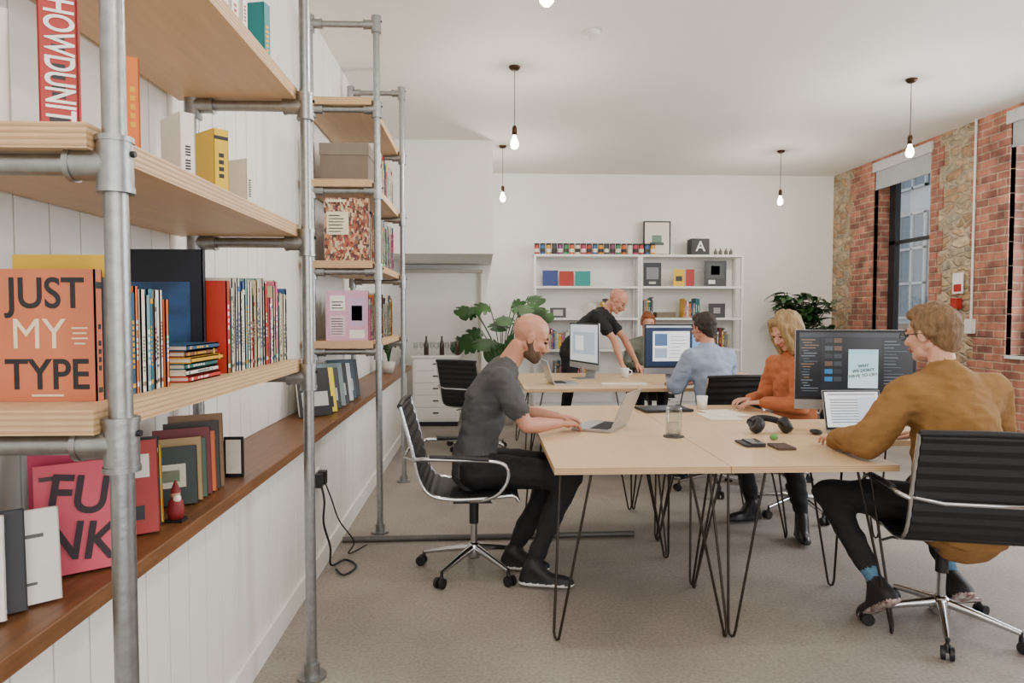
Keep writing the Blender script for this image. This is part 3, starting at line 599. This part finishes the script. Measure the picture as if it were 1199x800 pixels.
# ------------------------------------------------------------------ drawer cabinet with drinks
b=MB(); b.b2(-.87,-.30,8.5,9.0,.06,.86,SW); b.b2(-.85,-.32,8.52,8.98,0,.06,BLACK); b.b2(-.89,-.28,8.47,9.02,.86,.885,SW)
for k in range(5):
    b.b2(-.85,-.32,8.487,8.5,.09+k*.153,.23+k*.153,WHITE); b.b2(-.62,-.55,8.474,8.487,.165+k*.153,.18+k*.153,BLACK)
b.obj('drawer_cabinet',bevel=.003)
b=MB()
for i in range(9):
    xx=-.84+i*.065; 
    if i%3==2: b.lathe((xx,8.62,.886),[(0,0),(.03,0),(.03,.14),(.012,.19),(.012,.24),(0,.24)],M('bottle_brown','#3b2a1c',.2),14)
    else: b.lathe((xx,8.6+.08*(i%2),.886),[(0,0),(.026,0),(.003,.006),(.003,.07),(.03,.1),(.028,.16),(.026,.16),(.027,.1),(0,.075)],GLASS,14)
b.obj('glassware_group')
# monstera
def monstera(x,y):
    b=MB(); b.lathe((x,y,0),[(0,0),(.14,0),(.18,.38),(.155,.38),(.15,.33),(0,.33)],POT,24); b.lathe((x,y,.335),[(.15,0),(0,.004)],SOIL,16)
    for i in range(20):
        a=i*2.4; r=random.uniform(.1,.44); zt=random.uniform(1.0,1.64) ; c,s=math.cos(a),math.sin(a)
        e=Vector((x+c*r,y+s*r,zt)); b.tube(smooth([(x,y,.33),(x+c*r*.3,y+s*r*.3,.33+(zt-.33)*.6),e],5),.007,GREEN2,6)
        d=Vector((c,s*.6-.3,-.45)).normalized(); n=Vector((c*.3,-.8,.6)); n=(n-d*n.dot(d)).normalized(); u=d.cross(n); L=random.uniform(.2,.31)
        vs=[e+d*L*.1];m=60;fs=[]
        for k in range(m):
            th=2*math.pi*k/m; rr=L*(.62+.12*math.cos(th)) ; rr*=1-.25*max(0,math.cos(th-math.pi))**6
            notch=(k%6 in (2,3)) and .45<abs(((th+math.pi)%(2*math.pi))-math.pi)<2.6
            if notch: rr*=.36
            vs.append(e+d*(L*.42+rr*math.cos(th)*.95)+u*rr*math.sin(th)*.85-n*.12*rr*(1-math.cos(th)))
        for k in range(m): fs.append((0,1+k,1+(k+1)%m))
        b.add(vs,fs,GREEN if i%2 else GREEN2,True)
    return b.obj('monstera_plant',recalc=False)
monstera(.24,8.7)
bushy('potted_fig_plant',4.3,9.1,0,.2,.5,1.74,.52,34,16,.18)
# ------------------------------------------------------------------ people
ico=bmesh.new(); bmesh.ops.create_icosphere(ico,subdivisions=2,radius=1); DIRS=np.array([v.co[:] for v in ico.verts]); ico.free()
V3=lambda p:np.array(p[:],dtype=float)
class Body:
    def __init__(s): s.P=[]
    def cap(s,a,ra,c,rc,lab,F=None):
        s.P.append((V3(a),ra,V3(c),rc,lab,np.eye(3) if F is None else F))
    def flat(s,n,f):
        n=V3(n); n=n/np.linalg.norm(n); return np.eye(3)-(1-f)*np.outer(n,n)
    def ell(s,c,R,rad3,lab):
        m=sum(rad3)/3; F=R@np.diag([r/m for r in rad3])@R.T; s.P.append((V3(c),m,V3(c),m,lab,F))
    def build(s,vox,it,w=.5):
        bm=bmesh.new()
        for a,ra,c,rc,lab,F in s.P:
            pts=a+ra*DIRS@F.T
            if np.linalg.norm(a-c)>1e-6: pts=np.vstack([pts,c+rc*DIRS@F.T])
            vs=[bm.verts.new(p) for p in pts]
            r=bmesh.ops.convex_hull(bm,input=vs)
            g=set(r['geom_interior'])|set(r['geom_unused']); g=[e for e in g if isinstance(e,bmesh.types.BMVert)]
            if g: bmesh.ops.delete(bm,geom=g,context='VERTS')
        bmesh.ops.recalc_face_normals(bm,faces=bm.faces)
        me=bpy.data.meshes.new('t'); bm.to_mesh(me); bm.free(); o=link(bpy.data.objects.new('t',me))
        m=o.modifiers.new('r','REMESH'); m.mode='VOXEL'; m.voxel_size=vox
        dg=bpy.context.evaluated_depsgraph_get(); me2=bpy.data.meshes.new_from_object(o.evaluated_get(dg))
        bpy.data.objects.remove(o); bpy.data.meshes.remove(me)
        n=len(me2.vertices); v=np.empty(n*3); me2.vertices.foreach_get('co',v); v=v.reshape(-1,3)
        e=np.empty(len(me2.edges)*2,dtype=int); me2.edges.foreach_get('vertices',e); e=e.reshape(-1,2)
        fs=[tuple(p.vertices) for p in me2.polygons]; bpy.data.meshes.remove(me2)
        best=np.full(n,1e9); lab=np.zeros(n,dtype=int); labs=sorted(set(p[4] for p in s.P))
        for a,ra,c,rc,lb_,F in s.P:
            Fi=np.linalg.inv(F); q=(v-a)@Fi.T; ba=Fi@(c-a); L=ba@ba
            t=np.clip(q@ba/L,0,1) if L>1e-9 else np.zeros(n)
            d=np.linalg.norm(q-t[:,None]*ba,axis=1)-(ra+t*(rc-ra)); mk=d<best; best[mk]=d[mk]; lab[mk]=labs.index(lb_)
        cnt=np.bincount(e.ravel(),minlength=n)[:,None]
        for _ in range(it):
            sm=np.zeros_like(v); np.add.at(sm,e[:,0],v[e[:,1]]); np.add.at(sm,e[:,1],v[e[:,0]]); v=v+w*(sm/cnt-v)
        # folds in the cloth / strands in the hair
        for L_,sc,am in (('top',9,.011),('bottom',8,.009),('hair',45,.004)):
            if L_ in labs:
                for i in np.nonzero(lab==labs.index(L_))[0]:
                    p=Vector(v[i]); k=Vector((p.x*sc,p.y*sc,p.z*sc*1.8)) if L_!='hair' else Vector((p.x*sc,p.y*sc,p.z*sc*.25))
                    nn=noise.noise_vector(k)+.5*noise.noise_vector(k*2.3); v[i]+=np.array(nn)*am
        fl=[labs[np.bincount(lab[list(f)]).argmax()] for f in fs]
        return v,fs,fl
def person(name,J,mats,hair='short',sleeve='short',k=1.0,beard=False,vox=.009,glasses=False,hs=1.0,bulk=0,fem=False,jacket=False,tr=.86):
    J={a:(Vector(c) if isinstance(c,(tuple,list)) else c) for a,c in J.items()}
    B=Body(); P,C,N=J['P'],J['C'],J['N']
    f=Vector((math.cos(J['yaw']),math.sin(J['yaw']),0)); lat=Vector((-f.y,f.x,0)); g=bulk; nar=.9 if fem else 1
    def fl(a,c,x): 
        sp=(c-a).normalized(); q=(f-sp*f.dot(sp)); return B.flat(q,x)
    Wt=P.lerp(C,.5); U=C.lerp(N,.62)
    B.cap(P+Vector((0,0,-.0)),(.148+g)*nar,Wt,(.135+g)*nar,'top',fl(P,C,.76)); B.cap(Wt,(.135+g)*nar,C,(.158+g)*nar,'top',fl(P,C,.76)); B.cap(C,(.158+g)*nar,U,(.13+g)*nar,'top',fl(C,N,.74))
    if jacket:
        B.cap(P+Vector((0,0,-.05)),(.175+g)*nar,C,(.165+g)*nar,'top',fl(P,C,.8)); B.cap(N-Vector((0,0,.0)),.068,N-Vector((0,0,.03)),.075,'top')
        B.cap(N+Vector((0,0,.022)),.067,N-Vector((0,0,.01)),.068,'top')
    for s in 'LR':
        S,E,W,H,K,A,T=[J[q+s] for q in 'SEWHKAT']
        B.cap(S,.056+g,U,.078+g,'top'); B.cap(N-Vector((0,0,.015)),.05,S.lerp(N,.3),.052+g*.5,'top'); B.cap(N-Vector((0,0,.035)),.05+g,S,.05+g,'top')
        B.cap(C+(S-C)*.25,.10+g*.5,S,.052+g,'top'); B.cap(C.lerp(P,.2)+(S-C)*.2,.10,S,.045+g,'top')
        if sleeve=='short':
            M_=S.lerp(E,.62); B.cap(S,.06+g,M_,.058+g*.6,'top'); B.cap(S.lerp(E,.4),.045,E,.041,'skin'); B.cap(E,.042,E.lerp(W,.35),.044,'skin'); B.cap(E.lerp(W,.35),.044,W,.027,'skin')
        else:
            B.cap(S,.058+g,E,.052+g,'top'); B.cap(E,.052+g,E.lerp(W,.93),.036+g*.6,'top'); B.cap(E.lerp(W,.7),.03,W,.027,'skin')
        B.cap(H,.108,P,.115,'bottom'); B.cap(H,.100,H.lerp(K,.5),.089,'bottom'); B.cap(H.lerp(K,.5),.089,K,.066,'bottom')
        cf=K.lerp(A,.3); back=-(K-A).cross(lat).normalized(); 
        if back.dot(f)>0: back=-back
        B.cap(K,.065,cf+back*.012,.062,'bottom'); B.cap(cf+back*.012,.062,K.lerp(A,tr),.052,'bottom'); B.cap(K.lerp(A,.7),.038,A,.037,'sock')
        hl=J.get('heel'+s)
        td=(T-A); 
        if hl is None:
            tdh=Vector((td.x,td.y,0)).normalized(); hl=Vector((A.x,A.y,T.z+.006))-tdh*.03
        fd=(T-hl).normalized(); dn=(A-hl)-fd*(A-hl).dot(fd); dn=-dn.normalized() if dn.length>.01 else Vector((0,0,-1))
        B.cap(hl,.040,T,.034,'shoe',B.flat(dn,.85)); B.cap(A,.044,hl.lerp(T,.55),.040,'shoe'); B.cap(A,.043,hl,.04,'shoe')
        B.cap(hl+dn*.027,.048,T+dn*.020,.044,'sole',B.flat(dn,.3)); B.cap(T,.034,T+fd*.03,.026,'shoe',B.flat(dn,.75)); B.cap(T+dn*.02,.044,T+fd*.03+dn*.018,.032,'sole',B.flat(dn,.3))
    Hc=J['Hc']; Rm=(Matrix.Rotation(J['hyaw'],3,'Z')@Matrix.Rotation(J['hpitch'],3,'Y')@Matrix.Rotation(J.get('hroll',0),3,'X')); R=np.array(Rm)
    hp=lambda x,y,z: Hc+Rm@Vector((x,y,z))*hs
    nb=hp(-.03,0,-.07)
    B.cap(N-Vector((0,0,.02)),.060*nar,nb,.056*nar,'skin')
    parts=[B.build(vox,7)]
    # head
    Hd=Body(); q=hs
    Hd.cap(N,.058*nar,nb,.056*nar,'skin')
    Hd.ell(hp(-.012,0,.032),R,(.097*q,.076*q,.086*q),'skin'); Hd.ell(hp(.022,0,-.02),R,(.068*q,.062*q,.08*q),'skin')
    Hd.cap(hp(.025,.028,-.07),.032*q,hp(.066,0,-.088),.022*q,'skin'); Hd.cap(hp(.025,-.028,-.07),.032*q,hp(.066,0,-.088),.022*q,'skin'); Hd.cap(hp(-.01,.05,-.045),.018*q,hp(.05,.02,-.09),.018*q,'skin'); Hd.cap(hp(-.01,-.05,-.045),.018*q,hp(.05,-.02,-.09),.018*q,'skin')
    Hd.cap(hp(.084,0,.012),.008*q,hp(.106,0,-.026),.0125*q,'skin'); Hd.cap(hp(.098,.010,-.032),.008*q,hp(.098,-.010,-.032),.008*q,'skin')
    Hd.cap(hp(.08,.035,.024),.009*q,hp(.084,-.035,.024),.009*q,'skin'); Hd.cap(hp(.07,.045,-.02),.015*q,hp(.075,.03,-.03),.016*q,'skin'); Hd.cap(hp(.07,-.045,-.02),.015*q,hp(.075,-.03,-.03),.016*q,'skin')
    for s in (1,-1):
        Hd.ell(hp(.080,s*.031,.006),R,(.0105*q,.013*q,.008*q),'eye'); Hd.cap(hp(.083,s*.02,.014),.005*q,hp(.079,s*.044,.013),.005*q,'skin'); Hd.cap(hp(.085,s*.018,.028),.0058*q,hp(.079,s*.048,.028),.0055*q,'brow')
        Hd.ell(hp(-.004,s*.077,-.006),R@np.array(Matrix.Rotation(rad(s*18),3,'Z')),(.018*q,.007*q,.031*q),'skin'); Hd.ell(hp(-.002,s*.082,.004),R,(.01*q,.006*q,.02*q),'skin')
    Hd.cap(hp(.087,.018,-.055),.0065*q,hp(.093,0,-.053),.008*q,'lip'); Hd.cap(hp(.087,-.018,-.055),.0065*q,hp(.093,0,-.053),.008*q,'lip'); Hd.cap(hp(.087,.014,-.063),.006*q,hp(.087,-.014,-.063),.006*q,'lip')
    if beard:
        for s in (1,-1):
            Hd.cap(hp(.03,s*.03,-.076),.034*q,hp(.070,0,-.092),.025*q,'beard'); Hd.cap(hp(0,s*.057,-.03),.016*q,hp(.045,s*.032,-.08),.023*q,'beard'); Hd.cap(hp(.002,s*.07,.0),.008*q,hp(.005,s*.06,-.03),.014*q,'beard'); Hd.cap(hp(.06,s*.034,-.06),.016*q,hp(.082,s*.016,-.078),.013*q,'beard')
        Hd.cap(hp(.088,.02,-.045),.0075*q,hp(.094,0,-.043),.0085*q,'beard'); Hd.cap(hp(.088,-.02,-.045),.0075*q,hp(.094,0,-.043),.0085*q,'beard'); Hd.cap(hp(.078,.01,-.082),.015*q,hp(.078,-.01,-.082),.015*q,'beard')
    if hair=='short' or hair=='long':
        Hd.ell(hp(-.026,0,.045),R,(.100*q,.086*q,.090*q),'hair'); Hd.cap(hp(.05,.04,.092),.024*q,hp(.058,-.03,.096),.026*q,'hair'); Hd.cap(hp(.03,.02,.1),.035*q,hp(-.03,-.02,.1),.045*q,'hair'); Hd.cap(hp(-.05,0,.0),.07*q,hp(-.055,0,-.045),.05*q,'hair',Body().flat(Rm@Vector((0,1,0)),1.0))
        for s in (1,-1): Hd.cap(hp(.02,s*.062,.05),.023*q,hp(-.03,s*.062,.005),.027*q,'hair'); Hd.cap(hp(.018,s*.068,.035),.012*q,hp(.016,s*.072,-.005),.008*q,'hair')
    if hair=='long':
        Hd.cap(hp(.02,0,.075),.05*q,hp(-.03,0,.07),.06*q,'hair')
        for s in (1,-1):
            Hd.cap(hp(.05,s*.052,.065),.028*q,hp(.064,s*.068,-.02),.024*q,'hair'); Hd.cap(hp(.064,s*.068,-.02),.025*q,hp(.066,s*.064,-.115),.023*q,'hair'); Hd.cap(hp(.015,s*.07,.02),.036*q,hp(.015,s*.072,-.14),.03*q,'hair'); Hd.cap(hp(-.04,s*.06,0),.04*q,hp(-.04,s*.055,-.16),.032*q,'hair')
        Hd.cap(hp(-.06,0,0),.06*q,hp(-.06,0,-.16),.04*q,'hair')
    parts.append(Hd.build(.0045,3))
    # hands
    for s in 'LR':
        h=Body(); W=J['W'+s]; E=J['E'+s]; d=J.get('d'+s) or (W-E); d=Vector(d).normalized(); n=J.get('n'+s) or Vector((0,0,-1)); n=(Vector(n)-d*Vector(n).dot(d)).normalized()
        th=d.cross(n)*(1 if s=='R' else -1); cu=J.get('curl',.35); ks=nar
        h.cap(E.lerp(W,.8),.029*ks,W,.026*ks,'skin'); 
        for off,L in zip((.031,.0105,-.0105,-.031),(.070,.079,.073,.057)):
            kb=W+d*(.088-abs(off-.01)*.25)+th*off; h.cap(W+d*.012+th*off*.5,.0155*ks,kb,.0115*ks,'skin')
            p=kb; ang=cu*.6; r=.0092
            for j,seg in enumerate((.45,.31,.24)):
                dr=(d*math.cos(ang)+n*math.sin(ang)+th*off*2.0).normalized(); q2=p+dr*L*seg; h.cap(p,r*ks,q2,(r-.0009)*ks,'skin'); p=q2; r-=.0009; ang+=cu*1.1
        tb=W+th*.02+d*.02; t1=tb+(th*.62+d*.62+n*.2).normalized()*.044; t2=t1+(th*.25+d*.92+n*.2).normalized()*.032; t3=t2+(d*.95+n*.3).normalized()*.025
        h.cap(W+d*.01+th*.008,.017,tb,.016,'skin'); h.cap(tb,.015,t1,.0115,'skin'); h.cap(t1,.0115,t2,.0100,'skin'); h.cap(t2,.0100,t3,.0085,'skin')
        parts.append(h.build(.0032,2))
    V=[];Fc=[];Lb=[]; o0=0
    for v,fs,ll in parts:
        V+=v.tolist(); Fc+=[tuple(a+o0 for a in f_) for f_ in fs]; Lb+=ll; o0+=len(v)
    ml=[];mi=[]
    for L_ in Lb:
        mt=mats.get(L_,mats['skin'])
        if mt not in ml: ml.append(mt)
        mi.append(ml.index(mt))
    me=bpy.data.meshes.new(name); me.from_pydata(V,[],Fc)
    for m in ml: me.materials.append(m)
    me.polygons.foreach_set('material_index',mi); me.polygons.foreach_set('use_smooth',[True]*len(Fc)); me.update()
    ob=link(bpy.data.objects.new(name,me))
    if glasses:
        gm=MB()
        for s in (1,-1):
            gm.tube([hp(.102,s*.033+.022*math.cos(t),.004+.017*math.sin(t)) for t in np.linspace(0,2*math.pi,16)[:-1]],.0022,BLACK,6,closed=True)
            gm.tube([hp(.1,s*.055,.01),hp(.06,s*.078,.008),hp(-.01,s*.086,.006)],.0022,BLACK,6)
        gm.tube([hp(.104,.011,.006),hp(.104,-.011,.006)],.0022,BLACK,6); gm.obj('spectacles',parent=ob)
    return ob
SK=M('skin_fair','#bb846c',.5,var=.07,vs=14,sss=.08,bump=.04,bs=120); SK2=M('skin_pale','#c8977f',.5,var=.07,vs=14,sss=.08,bump=.04,bs=120)
EYE=M('eye_dark','#2a211d',.2); LIP=M('lip_tone','#a0665a',.45); BRD=M('beard_stubble','#57402f',.85,var=.25,vs=150,bump=.4,bs=300)
def mset(skin,top,bottom,shoe,sole,hair,sock=None,beard=None): return dict(skin=skin,top=top,bottom=bottom,shoe=shoe,sole=sole,hair=hair,brow=hair,eye=EYE,lip=LIP,sock=sock or bottom,beard=beard or hair)
JEAN=M('black_denim','#141417',.85,var=.15,bump=.15,bs=120); WSOLE=M('white_sole','#d9d7d2',.6)
GREY=M('grey_tshirt','#484849',.9,var=.08,bump=.12,bs=150)
BROWNH=M('hair_brown','#2a1d15',.7,var=.3,vs=60,bump=.4,bs=150); GINGER=M('hair_light_brown','#74583a',.75,var=.35,vs=60,stretch=(1,1,.2),bump=.6,bs=120); BLOND=M('hair_blond','#93784f',.65,var=.35,vs=60,stretch=(1,1,.15),bump=.5,bs=120)
# left seated man
yc=3.72
J=dict(yaw=0,P=(-.06,yc,.575),C=(.02,yc,.92),N=(.13,yc,1.125),Hc=(.26,yc-.01,1.275),hyaw=rad(2),hpitch=rad(26),
 SL=(.10,yc+.18,1.055),SR=(.10,yc-.18,1.055),EL=(.235,yc+.27,.825),ER=(.225,yc-.2,.82),WL=(.43,yc+.22,.805),WR=(.42,yc-.03,.805),
 HL=(-.03,yc+.09,.565),HR=(-.03,yc-.09,.565),KL=(.45,yc+.1,.54),KR=(.47,yc-.14,.54),AL=(.16,yc-.04,.11),AR=(.25,yc-.27,.11),TL=(.31,yc-.08,.045),TR=(.41,yc-.31,.045),curl=.4,
 dL=(.9,.1,-.1),dR=(.85,.5,-.1))
person('seated_man',J,mset(SK,GREY,JEAN,M('black_shoe','#141416',.6),WSOLE,BRD),hair='bald',beard=True,hs=1.07,bulk=.012)
# right seated man
J=dict(yaw=rad(92),P=(2.08,2.84,.575),C=(2.09,2.92,.90),N=(2.10,3.01,1.125),Hc=(2.075,3.08,1.305),hyaw=rad(118),hpitch=rad(8),
 SL=(1.90,2.96,1.05),SR=(2.31,3.00,1.05),EL=(1.71,2.95,.835),ER=(2.40,3.08,.83),WL=(1.69,3.19,.802),WR=(2.19,3.27,.805),
 HL=(1.98,2.90,.565),HR=(2.16,2.90,.565),KL=(1.65,3.19,.54),KR=(2.2,3.32,.54),AL=(1.75,2.92,.20),AR=(2.15,3.0,.19),TL=(1.75,3.02,.04),TR=(2.14,3.08,.04),heelL=(1.76,2.85,.175),heelR=(2.15,2.92,.165),curl=.4,dL=(.15,1,-.08),dR=(-.45,.85,-.05))
person('seated_man',J,mset(SK2,M('mustard_jacket','#86602f',.9,var=.12,bump=.18,bs=90),JEAN,M('trainer_black','#1d191b',.6,var=.3,vs=40),M('trainer_red_sole','#7c2826',.6,var=.5,vs=60,col2='#c9bfb8'),GINGER,sock=M('blue_sock','#4f7690',.9,var=.3,vs=60)),hair='short',sleeve='long',bulk=.030,glasses=True,hs=1.08,jacket=True,tr=.76)
# woman
J=dict(yaw=rad(190),P=(2.17,4.62,.575),C=(2.14,4.59,.90),N=(2.11,4.56,1.11),Hc=(2.055,4.53,1.285),hyaw=rad(192),hpitch=rad(30),
 SL=(2.09,4.40,1.045),SR=(2.07,4.74,1.045),EL=(2.05,4.33,.80),ER=(2.02,4.80,.80),WL=(1.86,4.47,.81),WR=(1.86,4.66,.81),
 HL=(2.16,4.56,.565),HR=(2.14,4.73,.565),KL=(1.95,4.26,.53),KR=(1.74,4.58,.53),AL=(1.97,4.10,.14),AR=(1.82,4.5,.12),TL=(1.94,3.99,.045),TR=(1.68,4.46,.045),curl=.45,dL=(-1,.25,-.05),dR=(-1,-.2,-.05))
person('seated_woman',J,mset(SK2,M('orange_jacket','#b0653e',.85,var=.08,bump=.12,bs=100),JEAN,M('black_boot','#121214',.4),BLACK,BLOND),hair='long',sleeve='long',bulk=.014,hs=1.04,fem=True,jacket=True)
def sitJ(x,y,yaw,head=None,hp=15,h=0):
    T=Matrix.Translation((x,y,0))@Matrix.Rotation(rad(yaw),4,'Z')
    L=dict(P=(0,0,.575),C=(.05,0,.90),N=(.11,0,1.09+h),Hc=(.17,0,1.26+h))
    for s,k in (('L',1),('R',-1)): L.update({'S'+s:(.09,k*.18,1.03+h),'E'+s:(.18,k*.25,.81),'W'+s:(.40,k*.15,.81),'H'+s:(.03,k*.09,.565),'K'+s:(.45,k*.13,.54),'A'+s:(.36,k*.13,.11),'T'+s:(.52,k*.15,.045)})
    d={a:T@Vector(c) for a,c in L.items()}; d['yaw']=rad(yaw); d['hyaw']=rad(yaw if head is None else head); d['hpitch']=rad(hp); return d
person('seated_man',sitJ(1.87,5.40,108,125,5,.02),mset(SK,M('pale_blue_shirt','#8d98ae',.85,var=.05,bump=.1,bs=100),JEAN,M('black_shoe'),WSOLE,BROWNH),sleeve='long',vox=.011,bulk=.022)
person('seated_person',sitJ(1.93,8.02,-95,-95,10,.03),mset(SK2,M('khaki_shirt','#6a6f62',.85),JEAN,M('black_shoe'),WSOLE,M('hair_ginger','#7a4220',.7,var=.3,vs=60)),sleeve='long',vox=.011)
BT=M('black_tshirt','#101114',.85,var=.1,bump=.1,bs=120)
J=dict(yaw=rad(-25),P=(1.02,7.82,1.0),C=(1.18,7.72,1.24),N=(1.38,7.63,1.43),Hc=(1.5,7.57,1.55),hyaw=rad(-25),hpitch=rad(40),
 SL=(1.40,7.84,1.38),SR=(1.24,7.49,1.38),EL=(1.60,7.72,1.14),ER=(1.43,7.42,1.13),WL=(1.70,7.50,.87),WR=(1.50,7.30,.86),
 HL=(1.04,7.91,.95),HR=(.98,7.74,.95),KL=(1.02,7.96,.52),KR=(.98,7.76,.52),AL=(.95,7.98,.11),AR=(.93,7.76,.11),TL=(1.08,7.92,.045),TR=(1.06,7.7,.045),curl=.25,dL=(.5,-.3,-.8),dR=(.4,-.4,-.8))
person('standing_man',J,mset(SK,BT,JEAN,M('black_shoe'),WSOLE,BRD),hair='bald',beard=False,vox=.011,hs=1.15,bulk=.022)
# ------------------------------------------------------------------ lights & camera
def area(name,loc,rot,sx,sy,e,col=(1,1,1)):
    l=bpy.data.lights.new(name,'AREA'); l.shape='RECTANGLE'; l.size=sx; l.size_y=sy; l.energy=e; l.color=col
    o=link(bpy.data.objects.new(name,l)); o.location=loc; o.rotation_euler=rot; return o
area('window_daylight',(XR+.6,5.5,2.2),(0,rad(90),0),2.2,1.8,165,(.95,.97,1)); area('window_daylight',(XR+.6,2.6,2.2),(0,rad(90),0),2.2,2.0,165,(.95,.97,1))
area('open_end_fill',(2,YB+.2,1.9),(rad(90),0,0),6,2.6,150,(1,.97,.93))  # added lamp at the open room end for soft frontal light; no window there
w=bpy.data.worlds.new('sky'); bpy.context.scene.world=w; w.use_nodes=True; bg=w.node_tree.nodes['Background']; bg.inputs[0].default_value=(.92,.95,1,1); bg.inputs[1].default_value=1.0
cam=bpy.data.cameras.new('camera'); cam.lens=24.02; cam.sensor_width=36; cam.clip_start=.05; co=link(bpy.data.objects.new('camera',cam)); co.location=(0,0,1.4); co.rotation_euler=(rad(90-2.29),0,rad(-2.45)); bpy.context.scene.camera=co
print('faces',sum(len(m.polygons) for m in bpy.data.meshes))
